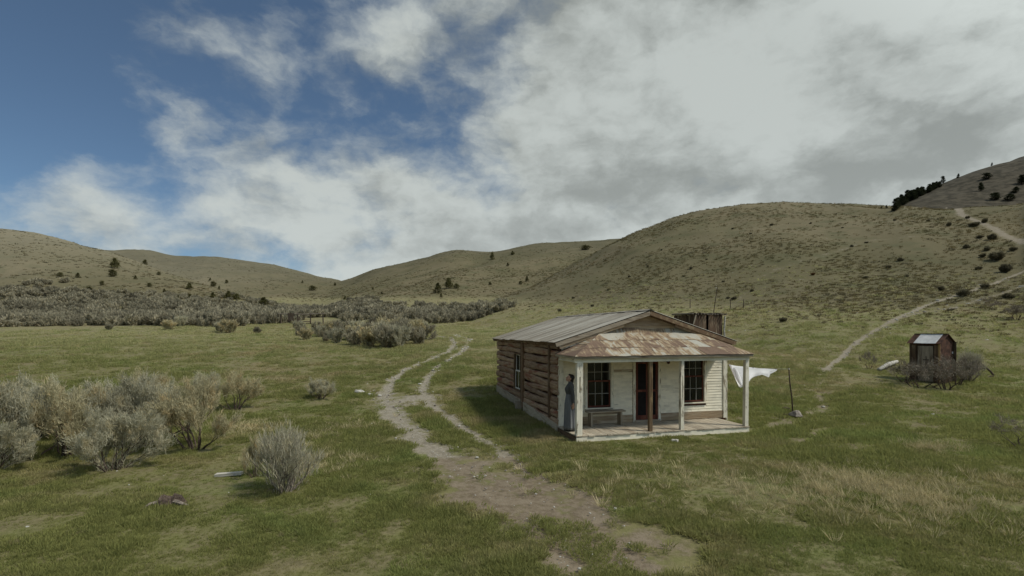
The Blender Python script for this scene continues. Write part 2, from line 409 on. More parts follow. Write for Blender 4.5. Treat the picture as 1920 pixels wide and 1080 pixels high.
M_sagey = leafmat('yellowing_sagebrush_leaves', (.34, .31, .18), (.57, .51, .305), (.63, .48, .25), .4)
M_sagefar = leafmat('far_sagebrush_leaves', (.225, .205, .135), (.37, .34, .235), (.43, .37, .235), .38, var=.6)
M_drybrush = leafmat('grey_twigs', (.15, .125, .092), (.27, .235, .175), None, .1)
M_bark = flat('dark_bark', (.085, .064, .048), .95, .1, 25, .5, bs=.6)
M_barkg = flat('grey_bark', (.19, .16, .125), .95, .1, 25, .4, bs=.6)
M_juniper = leafmat('juniper_leaves', (.06, .062, .022), (.12, .11, .042), None, .2, .4)
M_pine = leafmat('pine_needles', (.022, .028, .013), (.045, .05, .022), None, .15, .4)
M_shrub = leafmat('hill_shrub_leaves', (.12, .11, .065), (.19, .17, .105), None, .3, .5)
M_orange = leafmat('rusty_shrub_leaves', (.15, .075, .03), (.2, .11, .045), None, .2, .3)
def grassmat(name, group, gain, tint=(1, 1, 1)):
    m, t, b = principled(name, .9, .1); g = t.add('ShaderNodeGroup'); g.node_tree = group
    r = rnd(t); k = t.math('MULTIPLY_ADD', r, .5, gain - .25)
    col = t.vmath('MULTIPLY', g.outputs[0], t.add('ShaderNodeCombineXYZ', {'X': t.math('MULTIPLY', k, tint[0]), 'Y': t.math('MULTIPLY', k, tint[1]), 'Z': t.math('MULTIPLY', k, tint[2])}).outputs[0])
    t.set(b.inputs['Base Color'], col)
    tr = t.add('ShaderNodeBsdfTranslucent', {'Color': col}); mx = t.add('ShaderNodeMixShader', {0: .5, 1: b.outputs[0], 2: tr.outputs[0]})
    t.set(t.n['Material Output'].inputs[0], mx); return m
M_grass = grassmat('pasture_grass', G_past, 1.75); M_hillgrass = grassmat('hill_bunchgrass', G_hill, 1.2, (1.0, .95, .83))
M_straw = leafmat('dry_straw', (.42, .36, .19), (.60, .51, .29), None, .3, .35)

# ------------------------------------------------------------------ terrain
BY = np.array([-4000, 0, 17, 23, 29, 35, 46, 73, 110, 150, 250, 400, 700, 5000.]); BZ = np.array([0, 0, 0, .3, .8, 1.3, 2.1, 3.8, 7, 10., 16, 22, 26, 26.])
_gy = np.linspace(-60, 800, 4000); _gz = np.interp(_gy, BY, BZ); _k = np.exp(-np.linspace(-2, 2, 41) ** 2); _gz = np.convolve(np.pad(_gz, 20, 'edge'), _k / _k.sum(), 'valid')
def base_z(Y): return np.interp(Y, _gy, _gz)
class Layer:
    """one hill: crest distance, crest height and foot distance for each bearing round the valley"""
    def __init__(s, sil, ext=(), back=.5, mixg=.5):
        rows = []
        for px, py, Zc, Zf in sil:
            t = (px - 960) / F; k = math.sqrt(1 + t * t)
            rows.append((math.atan(t), Zc * k, H + (HY - py) / F * Zc, Zf * k))
        for deg, rc, zc, rf in ext: rows.append((math.radians(deg), rc, zc, rf))
        rows.sort(); a = np.array(rows); s.ph = np.linspace(-math.pi, math.pi, 6000)
        tab = [np.interp(s.ph, a[:, 0], a[:, i]) for i in (1, 2, 3)]
        kk = np.exp(-np.linspace(-2.2, 2.2, 41) ** 2); kk /= kk.sum()
        s.tab = [np.convolve(np.pad(c, 20, 'edge'), kk, 'valid') for c in tab]; s.back = back; s.mixg = mixg
    def __call__(s, ph, r, Y):
        rc, zc, rf = (np.interp(ph, s.ph, c) for c in s.tab)
        B = base_z(Y); Bc = base_z(np.cos(ph) * rc); h = np.maximum(0, zc - Bc)
        q = (r - rf) / np.maximum(rc - rf, 1)
        g = s.mixg * sstep(q) + (1 - s.mixg) * np.clip(q, 0, 1)
        g = np.where(r > rc, np.exp(-((r - rc) / (rc * s.back)) ** 2), g)
        return h * g
L_R = Layer([(700, 596, 90, 60), (800, 590, 95, 62), (880, 583, 105, 58), (940, 560, 120, 54), (1000, 535, 135, 50), (1060, 506, 150, 47), (1100, 484, 158, 45), (1150, 456, 165, 43),
             (1200, 432, 168, 42), (1260, 412, 168, 41), (1330, 396, 165, 40), (1400, 387, 160, 37), (1460, 386, 155, 34), (1550, 389, 148, 31), (1640, 391, 140, 29), (1700, 389, 132, 28),
             (1780, 393, 122, 28), (1850, 386, 118, 28), (1920, 380, 114, 28)], [(50, 150, 42, 38), (62, 150, 46, 36), (90, 150, 38, 40), (120, 150, 14, 50), (150, 150, 0, 60), (-20, 90, 0, 60), (-180, 90, 0, 60), (180, 150, 0, 60)])
L_M = Layer([(520, 600, 200, 130), (560, 573, 240, 130), (600, 555, 270, 130), (650, 528, 300, 130), (700, 508, 310, 130), (760, 492, 320, 130), (800, 482, 325, 130), (830, 472, 330, 130), (862, 468, 330, 130),
             (900, 473, 330, 130), (925, 471, 335, 130), (990, 462, 345, 130), (1050, 455, 355, 130), (1100, 452, 360, 130), (1145, 449, 365, 130), (1300, 445, 370, 130)], [(28, 370, 50, 130), (40, 370, 10, 130), (55, 370, 0, 130), (-26, 200, 0, 130), (-180, 300, 0, 200), (180, 300, 0, 200)])
L_S1 = Layer([(600, 590, 120, 100), (646, 566, 150, 110), (719, 540, 215, 120), (790, 505, 270, 130), (850, 474, 310, 140), (900, 500, 300, 150), (960, 590, 280, 150)], [(-30, 120, 0, 100), (-180, 120, 0, 100), (10, 280, 0, 150), (180, 280, 0, 150)], .3, .3)
L_S2 = Layer([(640, 580, 120, 90), (700, 562, 140, 95), (760, 546, 165, 100), (817, 526, 190, 105), (865, 507, 215, 110), (930, 489, 240, 115), (1010, 477, 255, 120), (1101, 467, 270, 120), (1200, 462, 280, 120)],
             [(-25, 120, 0, 90), (-180, 120, 0, 90), (25, 280, 30, 120), (35, 280, 0, 120), (180, 280, 0, 150)], .3, .4)
L_F = Layer([(-200, 475, 380, 170), (0, 472, 390, 170), (200, 470, 400, 165), (260, 470, 405, 160), (330, 478, 405, 155), (390, 478, 405, 150), (450, 487, 400, 150), (520, 500, 395, 150), (580, 514, 390, 150), (645, 528, 380, 150), (700, 556, 360, 150), (760, 585, 340, 150)],
            [(-60, 400, 50, 170), (-90, 400, 20, 200), (-130, 400, 0, 200), (0, 340, 0, 150), (-180, 400, 0, 200), (180, 400, 0, 200)])
L_L = Layer([(-250, 402, 235, 85), (0, 425, 230, 85), (60, 432, 226, 85), (130, 452, 218, 86), (190, 469, 210, 87), (260, 492, 198, 88), (330, 514, 185, 90), (400, 538, 170, 92), (470, 560, 150, 95), (530, 576, 135, 98), (600, 590, 125, 100)],
            [(-60, 250, 66, 95), (-90, 230, 48, 100), (-120, 200, 20, 100), (-150, 200, 0, 100), (-180, 200, 0, 100), (-15, 125, 0, 100), (180, 200, 0, 100)], .45)
L_P = Layer([(1600, 420, 380, 180), (1675, 391, 400, 190), (1700, 373, 410, 190), (1750, 352, 420, 190), (1800, 333, 430, 190), (1850, 315, 440, 190), (1920, 292, 450, 190), (2150, 220, 460, 200)],
            [(31, 380, 20, 180), (26, 380, 0, 180), (58, 520, 190, 230), (80, 520, 150, 240), (110, 480, 50, 240), (140, 400, 0, 240), (180, 400, 0, 240), (-180, 400, 0, 240)])
LAYERS = [L_R, L_M, L_S1, L_S2, L_F, L_L, L_P]
def terr(X, Y, full=False):
    X = np.asarray(X, float); Y = np.asarray(Y, float)
    r = np.hypot(X, Y) + 1e-6; ph = np.arctan2(X, Y); B = base_z(Y)
    hs = [L(ph, r, Y) for L in LAYERS]
    k = 1.6; m = np.maximum.reduce(hs); h = m + np.log(sum(np.exp((q - m) / k) for q in hs) / 1.0) * k - k * np.log(len(hs)) * np.exp(-m / 2.5)
    h = np.where(m < .02, 0, np.clip(h - .6 * np.exp(-m / 3), 0, None)); h = np.minimum(h, m + 1.2)
    w = sstep(h / 12)
    rough = (fbm(X / 55, Y / 55, 4) * 2.2 - np.abs(fbm(X / 38 + 40, Y / 60 + 3, 3)) * 3.2 + .6) * w + fbm(X / 9 + 5, Y / 9, 3) * .35 * sstep(h / 4)
    near = fbm(X / 3.2, Y / 3.2, 4) * .07 + fbm(X / 17 + 9, Y / 17, 2) * .16 * sstep((r - 6) / 20)
    pad = np.exp(-(((X - 3.4) / 5.5) ** 2 + ((Y - 18.5) / 6.5) ** 2) ** 3)      # level yard under the cabin
    z = B + h + rough + near * (1 - .85 * pad)
    return (z, h) if full else z
def tz(x, y): return float(terr(np.array([x]), np.array([y]))[0])
_Zs = np.exp(np.linspace(math.log(5), math.log(620), 2600))
def ground_at(px, py):
    """where the sight line of a pixel first meets the terrain"""
    t = (px - 960) / F; z = terr(t * _Zs, _Zs); ray = H + (HY - py) / F * _Zs
    i = int(np.argmax(z >= ray)) if (z >= ray).any() else int(np.argmax((z - H) / _Zs))
    return Vector((t * _Zs[i], _Zs[i], float(z[i])))
def size_at(p, px): return px * p.y / F

RUT_L = [(820, 630), (846, 634), (852, 644), (840, 660), (802, 676), (762, 692), (736, 712), (723, 735), (728, 760), (745, 785), (778, 812), (818, 842), (852, 872), (895, 908), (945, 948), (1010, 1000), (1090, 1070)]
RUT_R = [(850, 628), (878, 635), (872, 654), (850, 669), (822, 686), (802, 706), (792, 730), (798, 750), (824, 770), (855, 790), (893, 816), (935, 842), (968, 870), (1010, 902), (1070, 946), (1140, 1000), (1220, 1070)]
TRAIL = [(1545, 697), (1562, 680), (1592, 655), (1620, 632), (1662, 606), (1700, 588), (1745, 569), (1790, 555), (1835, 540), (1880, 524), (1925, 504)]
TRAIL2 = [(1625, 632), (1680, 600), (1730, 585), (1790, 577), (1850, 558), (1918, 535)]
ROAD_UP = [(1775, 388), (1800, 400), (1830, 414), (1862, 428), (1885, 442), (1925, 455)]
FAINT = [(1410, 525), (1470, 500), (1560, 475), (1640, 450), (1750, 445), (1850, 448)]
FAINT2 = [(1350, 585), (1400, 548), (1500, 525), (1640, 515), (1730, 512)]
YARD = [(1540, 700), (1535, 740), (1545, 765), (1500, 785), (1440, 800)]
YARD2 = [(1380, 850), (1480, 838), (1560, 800), (1720, 780), (1850, 762)]
def world_line(pts):
    return np.array([ground_at(*p)[:2] for p in pts])
def dist_line(X, Y, P):
    d = np.full(X.shape, 1e9)
    for a, b in zip(P[:-1], P[1:]):
        ab = b - a; L2 = (ab ** 2).sum() + 1e-9; t = np.clip(((X - a[0]) * ab[0] + (Y - a[1]) * ab[1]) / L2, 0, 1)
        d = np.minimum(d, np.hypot(X - a[0] - t * ab[0], Y - a[1] - t * ab[1]))
    return d
PATHS = [(world_line(p), w, s, g) for p, w, s, g in ((RUT_L, .36, .8, 1), (RUT_R, .32, .74, 1), (TRAIL, .26, .85, .8), (TRAIL2, .32, .6, .6), (RUT_L[7:14], .75, .72, 1), (RUT_R[7:13], .5, .62, 1), (ROAD_UP, .9, .8, .7), (FAINT, .8, .47, .6), (FAINT2, .6, .43, .6), (YARD, .35, .55, .2), (YARD2, .35, .42, .1))]
BLOBS = [(ground_at(*p), rad, st, gr) for p, rad, st, gr in (((755, 750), 1.9, .8, 1.), ((800, 745), 1.3, .7, 1.), ((850, 800), 1.3, .4, .7), ((790, 820), 1.2, .62, .7), ((950, 915), 2.1, .82, .05), ((1060, 950), 1.9, .78, .05), ((870, 875), 1.4, .76, .25), ((1130, 1020), 1.9, .66, .05), ((1000, 990), 1.5, .62, .2), ((820, 840), 1.0, .7, .6),
         ((1000, 860), 1.0, .5, .3), ((1480, 785), 1.1, .58, .1), ((1230, 850), .9, .42, .1), ((690, 735), .5, .6, 1.), ((720, 680), .9, .52, 1.), ((690, 800), .9, .45, .4), ((300, 905), .7, .45, .1), ((120, 880), 1.5, .45, .0), ((1540, 690), .6, .6, .6), ((1450, 870), 1.2, .42, .1), ((1400, 840), .8, .45, .1), ((1300, 870), 1., .4, .1), ((620, 840), .8, .4, .1), ((1600, 800), 1.2, .38, .1))]
def dirt_of(X, Y):
    d = np.zeros(X.shape); g = np.zeros(X.shape); gw = np.full(X.shape, 1e-3); gs = np.zeros(X.shape)
    for P, w, s, gr in PATHS:
        lo, hi = P.min(0) - 6, P.max(0) + 6; m = (X > lo[0]) & (X < hi[0]) & (Y > lo[1]) & (Y < hi[1])
        if not m.any(): continue
        v = np.exp(-(dist_line(X[m], Y[m], P) / w) ** 2 * .8) * s; gn = np.where(Y[m] < 12.5, .12, gr) if gr == 1 else gr
        d[m] = np.maximum(d[m], v); gs[m] += v * gn; gw[m] += v
    for c, rad, s, gr in BLOBS:
        v = np.exp(-((X - c.x) ** 2 + (Y - c.y) ** 2) / rad ** 2) * s
        d = np.maximum(d, v); gs += v * gr; gw += v
    return d, gs / gw

def build_terrain():
    fine = np.radians(np.linspace(-50, 50, 640)); left = np.radians(np.linspace(-180, -50, 48))[:-1]; right = np.radians(np.linspace(50, 180, 48))[1:-1]
    ph = np.concatenate([left, fine, right]); rr = np.concatenate([np.exp(np.linspace(math.log(1.5), math.log(620), 450)), [800, 1100, 1800, 3500, 7000]])
    PH, RR = np.meshgrid(ph, rr); X = RR * np.sin(PH); Y = RR * np.cos(PH)
    z, h = terr(X, Y, True); d, g = dirt_of(X, Y)
    z = z - .05 * sstep(d * 1.2) * (RR < 90)
    z = np.where(RR > 700, z * np.clip((7000 - RR) / 6300, 0, 1), z)
    n, m = len(ph), len(rr); V = np.stack([X, Y, z], -1).reshape(-1, 3)
    V = np.concatenate([V, [[0, 0, tz(0, .01)]]])
    i = np.arange(m - 1)[:, None] * n; j = np.arange(n)[None]; jn = (j + 1) % n
    Q = np.stack([(i + j), (i + n + j), (i + n + jn), (i + jn)], -1).reshape(-1, 4)
    c = len(V) - 1; cen = np.stack([np.full(n, c), np.arange(n), (np.arange(n) + 1) % n, (np.arange(n) + 1) % n], -1)
    hill = sstep((h - .6) / 5)
    pad = lambda a: np.append(a.ravel(), 0)
    me = np_mesh('ground', V, Q, M_ground, None, True, {'dirt': pad(d), 'gravel': pad(g), 'hill': pad(hill)})
    o = link('ground', me); tag(o, 'grassy valley floor with rutted dirt track rising into bare hills', 'ground', kind='structure')
    # the small disc under the camera
    me2 = np_mesh('ground_patch', np.concatenate([V[:n], V[-1:]]), np.stack([np.full(n, n), np.arange(n), (np.arange(n) + 1) % n], -1), M_ground, None, True, {'dirt': np.full(n + 1, .5), 'gravel': np.zeros(n + 1), 'hill': np.zeros(n + 1)})
    q = link('ground_patch', me2, o)
build_terrain()

# ------------------------------------------------------------------ the cabin
TH = .261; W, LN = 5.83, 7.87; ZE, ZR = 2.705, 3.68; OVS, OVF, OVB = .23, .26, .29; ZD = .171
SL = (ZR - ZE) / (W / 2 + OVS)
PU0, PU1, PD = -.087, 5.52, 1.518
cabin = empty('log_cabin', (1.455, 15.334, 0), TH)
tag(cabin, 'weathered log cabin with white clapboard front and rusty porch roof', 'cabin')
_c, _s = math.cos(TH), math.sin(TH)
def house_to_world(u, v, z): return Vector((1.455 + u * _c - v * _s, 15.334 + u * _s + v * _c, z))
def roofz(u): return ZR - SL * abs(u - W / 2)

def add_log(v0, v1, zc, hh, dep=.075, u0=0., parent=cabin):
    mb = MB(); n = max(3, int((v1 - v0) / .33) + 1); ring = 9; vs = []; ph = R(0, 9); tilt = R(-.028, .028)
    for i in range(n + 1):
        f = i / n; v = v0 + (v1 - v0) * f; k = 1 + .14 * math.sin(ph + v * 2.1) + R(-.08, .08); dz = .018 * math.sin(ph * 2 + v * 1.3) + tilt * (f - .5) * 2
        for j in range(ring):
            a = 2 * math.pi * j / ring; ca, sa = math.cos(a), math.sin(a)
            vs.append((u0 - .02 + math.copysign(abs(ca) ** .8, ca) * dep * (k + R(-.12, .12)), v + (R(-.03, .03) if i in (0, n) else 0), zc + dz + math.copysign(abs(sa) ** .75, sa) * hh * (k + R(-.08, .08))))
    fs = [(i * ring + j, i * ring + (j + 1) % ring, (i + 1) * ring + (j + 1) % ring, (i + 1) * ring + j) for i in range(n) for j in range(ring)]
    fs += [tuple(range(ring)), tuple(range(n * ring + ring - 1, n * ring - 1, -1))]
    return mb.add(vs, fs).build('log', M_log, parent)

def build_walls():
    # left wall: hewn logs
    wl = MB().box((.03, .02, -.1), (.10, 3.99, 2.72)).box((.03, 4.89, -.1), (.10, LN - .02, 2.72)).box((.03, 3.99, 2.17), (.10, 4.89, 2.72)).box((.03, 3.99, -.1), (.10, 4.89, .83)).build('wall', M_chink, cabin)
    zb = .16; k = 0
    while zb < 2.66:
        hh = R(.09, .155); zc = zb + hh
        if zc + hh > 2.74: hh = (2.74 - zb) / 2; zc = zb + hh
        if hh > .04: add_log(-.02, 3.62, zc, hh * .985)
        zb += 2 * hh + R(.0, .012)
    zb = .30
    while zb < 2.66:
        hh = R(.09, .15); zc = zb + hh
        if zc + hh > 2.74: hh = (2.74 - zb) / 2; zc = zb + hh
        if hh > .04:
            e = LN + R(.02, .16)
            if zc - hh * .5 > 2.2 or zc + hh * .5 < .78: add_log(3.9, e, zc, hh * .985)
            else: add_log(4.94, e, zc, hh * .985)
        zb += 2 * hh + R(.0, .012)
    # sloping skirt planks, upright planks
    MB().add([(-.13, -.02, -.08), (-.13, 3.6, .05), (-.13, 3.6, .42), (-.13, -.02, .23), (-.085, -.02, -.08), (-.085, 3.6, .05), (-.085, 3.6, .42), (-.085, -.02, .23)],
             [(0, 3, 2, 1), (4, 5, 6, 7), (0, 1, 5, 4), (1, 2, 6, 5), (2, 3, 7, 6), (3, 0, 4, 7)]).build('skirt_plank', M_greyy, cabin)
    MB().add([(-.13, 3.98, .08), (-.13, LN + .03, .26), (-.13, LN + .03, .60), (-.13, 3.98, .44), (-.085, 3.98, .08), (-.085, LN + .03, .26), (-.085, LN + .03, .60), (-.085, 3.98, .44)],
             [(0, 3, 2, 1), (4, 5, 6, 7), (0, 1, 5, 4), (1, 2, 6, 5), (2, 3, 7, 6), (3, 0, 4, 7)]).build('skirt_plank', M_greyy, cabin)
    for v0, v1, z0, dep in ((3.60, 3.76, .2, .15), (3.78, 3.93, .25, .13), (.64, .74, .32, .14)):
        MB().box((-dep, v0, z0), (-.03, v1, 2.72), jit=.008).build('upright_plank', M_brownz, cabin)
    MB().box((-.155, .0, 2.61), (-.09, LN, 2.73), jit=.004).build('eave_board', M_browny, cabin)
    # back and right walls
    MB().box((.0, LN - .08, -.1), (W, LN - .005, 2.7)).build('wall', M_chink, cabin)
    MB().add([(0, LN - .08, 2.7), (W, LN - .08, 2.7), (W / 2, LN - .08, ZR - .12), (0, LN - .005, 2.7), (W, LN - .005, 2.7), (W / 2, LN - .005, ZR - .12)], [(0, 1, 2), (5, 4, 3), (0, 2, 5, 3), (1, 4, 5, 2)]).build('gable', M_brownx, cabin)
    MB().box((W - .09, .1, -.1), (W - .03, LN - .08, 2.7)).build('wall', M_chink, cabin)
    zb = .1
    while zb < 2.6:
        hh = R(.11, .145); add_log(-.0, LN + R(0, .1), zb + hh, hh, u0=W + .0); zb += 2 * hh
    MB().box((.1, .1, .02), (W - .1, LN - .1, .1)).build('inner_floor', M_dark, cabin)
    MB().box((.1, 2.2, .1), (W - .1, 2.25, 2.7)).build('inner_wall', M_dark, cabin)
build_walls()

def sash(parent, plane, a0, a1, z0, z1, cols, rows, fw, mat_frame, mat_bar, off, barw=.016, glass=M_glass):
    """one window sash in plane 'v' (front wall) or 'u' (left wall); off = its distance in front of the wall"""
    def bx(x0, x1, q0, q1, d0, d1, mb=None):
        mb = mb or MB()
        return mb.box((x0, d0, q0), (x1, d1, q1)) if plane == 'v' else mb.box((d0, x0, q0), (d1, x1, q1))
    fr = bx(a0, a1, z0, z0 + fw, off, off + .03); bx(a0, a1, z1 - fw, z1, off, off + .03, fr)
    bx(a0, a0 + fw, z0 + fw, z1 - fw, off, off + .03, fr); bx(a1 - fw, a1, z0 + fw, z1 - fw, off, off + .03, fr)
    so = fr.build('sash', mat_frame, parent)
    iw, ih = (a1 - a0 - 2 * fw), (z1 - z0 - 2 * fw)
    for i in range(1, cols):
        x = a0 + fw + iw * i / cols; bx(x - barw / 2, x + barw / 2, z0 + fw, z1 - fw, off + .004, off + .022).build('muntin', mat_bar, so)
    for j in range(1, rows):
        q = z0 + fw + ih * j / rows; bx(a0 + fw, a1 - fw, q - barw / 2, q + barw / 2, off + .007, off + .025).build('muntin', mat_bar, so)
    for i in range(cols):
        for j in range(rows):
            x = a0 + fw + iw * i / cols; q = z0 + fw + ih * j / rows
            bx(x, x + iw / cols, q, q + ih / rows, off + .012, off + .016).build('pane', glass, so)

M_bar = flat('grey_muntin_paint', (.3, .29, .25), .8, .2, 15, .15)
M_barw = flat('white_muntin_paint', (.62, .6, .52), .8, .2, 15, .15)
def build_front():
    wins = [(.88, 1.67, .70, 2.08, 1.49), (4.24, 5.01, .745, 2.11, 1.56)]
    # backing wall with openings, behind the clapboards
    mb = MB()
    for u0, u1 in ((0, .86), (1.69, 2.5), (3.32, 4.22), (5.03, W)): mb.box((u0, .02, -.05), (u1, .08, 2.7))
    for u0, u1, z0, z1, _ in wins: mb.box((u0 - .02, .02, -.05), (u1 + .02, .08, z0 - .005)).box((u0 - .02, .02, z1 + .005), (u1 + .02, .08, 2.7))
    mb.box((2.5, .02, 2.1), (3.32, .08, 2.7)).box((2.5, .02, -.05), (3.32, .08, .16)).build('wall', M_chink, cabin)
    # clapboards, one by one
    z = .42; pitch = .089
    cuts = [(u0 - .085, u1 + .085, z0 - .08, z1 + .07) for u0, u1, z0, z1, _ in wins] + [(2.42, 3.40, 0, 2.17)]
    while z < 2.62:
        segs = [(.05, W - .06)]
        for c0, c1, q0, q1 in cuts:
            if z + pitch > q0 + .02 and z < q1 - .02:
                ns = []
                for a, b in segs:
                    if c1 <= a or c0 >= b: ns.append((a, b))
                    else:
                        if c0 > a: ns.append((a, c0))
                        if c1 < b: ns.append((c1, b))
                segs = ns
        for a, b in segs:
            if b - a < .05: continue
            j = R(-.004, .004); mid = [(a, b)]
            if b - a > 1.6: k = R(.35, .65); mid = [(a, a + (b - a) * k - .002), (a + (b - a) * k + .002, b)]
            for p, q in mid:
                mt = M_grime if (1.6 < p < 2.0 and 1.72 < z < 1.82) else M_white
                j2 = R(-.003, .003)
                MB().add([(p, -.012 - .012, z + j), (q, -.024, z + j2), (q, -.006, z + pitch + .012), (p, -.006, z + pitch + .012), (p, .019, z + j), (q, .019, z + j2), (q, .019, z + pitch + .012), (p, .019, z + pitch + .012)],
                         [(0, 1, 2, 3), (5, 4, 7, 6), (4, 5, 1, 0), (1, 5, 6, 2), (3, 2, 6, 7), (4, 0, 3, 7)]).build('clapboard', mt, cabin)
        z += pitch
    for a, b, z0, z1 in ((.05, 1.2, .18, .298), (1.2, 2.42, .18, .30), (3.4, W - .06, .18, .295), (.05, 2.42, .302, .415), (3.4, 4.9, .299, .415), (4.9, W - .06, .299, .415)):
        MB().box((a, -.03, z0), (b - .004, .018, z1), jit=.003).build('base_plank', M_brownx, cabin)
    MB().box((-.02, -.05, ZD + .004), (.10, -.026, 2.35)).box((-.06, -.05, ZD), (-.022, .06, 2.35)).build('corner_board', M_whitez, cabin)
    MB().box((W - .10, -.05, ZD + .004), (W + .02, -.026, 2.6)).box((W + .022, -.05, .1), (W + .05, .08, 2.6)).build('corner_board', M_whitez, cabin)
    for i, (u0, u1, z0, z1, zm) in enumerate(wins):
        wf = MB().box((u0 - .085, -.045, z0 - .02), (u0, -.012, z1 + .07)).box((u1, -.045, z0 - .02), (u1 + .085, -.012, z1 + .07)).box((u0, -.043, z1), (u1, -.013, z1 + .07)).build('window_frame', M_whitez, cabin)
        MB().box((u0 - .1, -.075, z0 - .055), (u1 + .1, -.012, z0 - .021)).build('sill', M_white, wf)
        MB().box((u0 - .02, .0, z0 - .02), (u0 + .005, .12, z1 + .02)).build('jamb', M_whitez, wf); MB().box((u1 - .005, .0, z0 - .02), (u1 + .02, .12, z1 + .02)).build('jamb', M_whitez, wf)
        sash(wf, 'v', u0 + .006, u1 - .006, zm - .02, z1, 3, 2, .03, M_bar if i == 0 else M_red, M_bar, .045)
        sash(wf, 'v', u0 + .006, u1 - .006, z0, zm + .03, 3, 2, .045, M_red, M_bar, .008)
        MB().box((u0 + .02, .5, z0), (u1 - .02, .52, z1)).build('room_shade_panel', M_dark, wf)  # near-black panel behind the sashes stands for the room's shade
    # screen door
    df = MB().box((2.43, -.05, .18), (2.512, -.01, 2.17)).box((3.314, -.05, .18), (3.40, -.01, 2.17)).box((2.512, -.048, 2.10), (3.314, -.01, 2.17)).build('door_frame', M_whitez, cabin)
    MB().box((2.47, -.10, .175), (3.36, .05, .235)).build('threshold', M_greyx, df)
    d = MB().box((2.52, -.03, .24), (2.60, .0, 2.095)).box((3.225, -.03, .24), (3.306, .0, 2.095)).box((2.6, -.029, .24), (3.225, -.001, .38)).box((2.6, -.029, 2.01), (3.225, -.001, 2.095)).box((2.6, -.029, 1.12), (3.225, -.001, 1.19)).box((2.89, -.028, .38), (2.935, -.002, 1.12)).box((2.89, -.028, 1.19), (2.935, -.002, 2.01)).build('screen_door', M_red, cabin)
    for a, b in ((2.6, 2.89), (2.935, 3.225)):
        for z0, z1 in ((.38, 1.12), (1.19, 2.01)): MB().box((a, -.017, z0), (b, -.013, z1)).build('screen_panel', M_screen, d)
    MB().ball((3.265, -.045, 1.15), .018).build('handle', M_iron, d, True)
    MB().tube([(3.67, -.02, 2.07), (3.67, -.06, 2.07)], .045, 10).ball((3.67, -.06, 2.045), (.05, .035, .06)).build('bell', flat('dark_red_bell', (.06, .02, .012), .5), cabin)
    MB().tube([(3.53, -.02, 2.08), (3.53, -.05, 2.08)], .014, 6).build('hook', M_iron, cabin)
    # gable boards above the porch roof
    z = 2.62
    while z < ZR - .16:
        hw = (ZR - .08 - z) / SL
        a, b = W / 2 - hw, W / 2 + hw; hw2 = max(.02, (ZR - .08 - z - .15) / SL); p, q = W / 2 - hw2, W / 2 + hw2
        j = R(-.006, .006)
        if z < 2.75: a, b, p, q = max(a, .0), min(b, W), max(p, 0), min(q, W)
        MB().add([(a, -.02 + j, z), (b, -.02 + j, z), (q, -.02 + j, z + .146), (p, -.02 + j, z + .146), (a, .03, z), (b, .03, z), (q, .03, z + .146), (p, .03, z + .146)],
                 [(0, 1, 2, 3), (5, 4, 7, 6), (4, 5, 1, 0), (1, 5, 6, 2), (3, 2, 6, 7), (4, 0, 3, 7)]).build('gable_board', M_brownx, cabin)
        z += .15
build_front()

# left side window
def side_window():
    wf = MB().box((-.12, 3.94, .80), (.03, 4.0, 2.2)).box((-.12, 4.88, .80), (.03, 4.94, 2.2)).box((-.12, 4.0, 2.14), (.03, 4.88, 2.2)).box((-.14, 3.94, .74), (.03, 4.94, .798)).build('window_frame', M_brownz, cabin)
    sash(wf, 'u', 4.01, 4.87, 1.48, 2.14, 2, 1, .045, M_barw, M_barw, -.03, .02)
    sash(wf, 'u', 4.01, 4.87, .80, 1.52, 2, 1, .045, M_barw, M_barw, -.065, .02)
    MB().box((.06, 4.02, .82), (.075, 4.86, 2.12)).build('curtain', M_curtain, wf)
side_window()

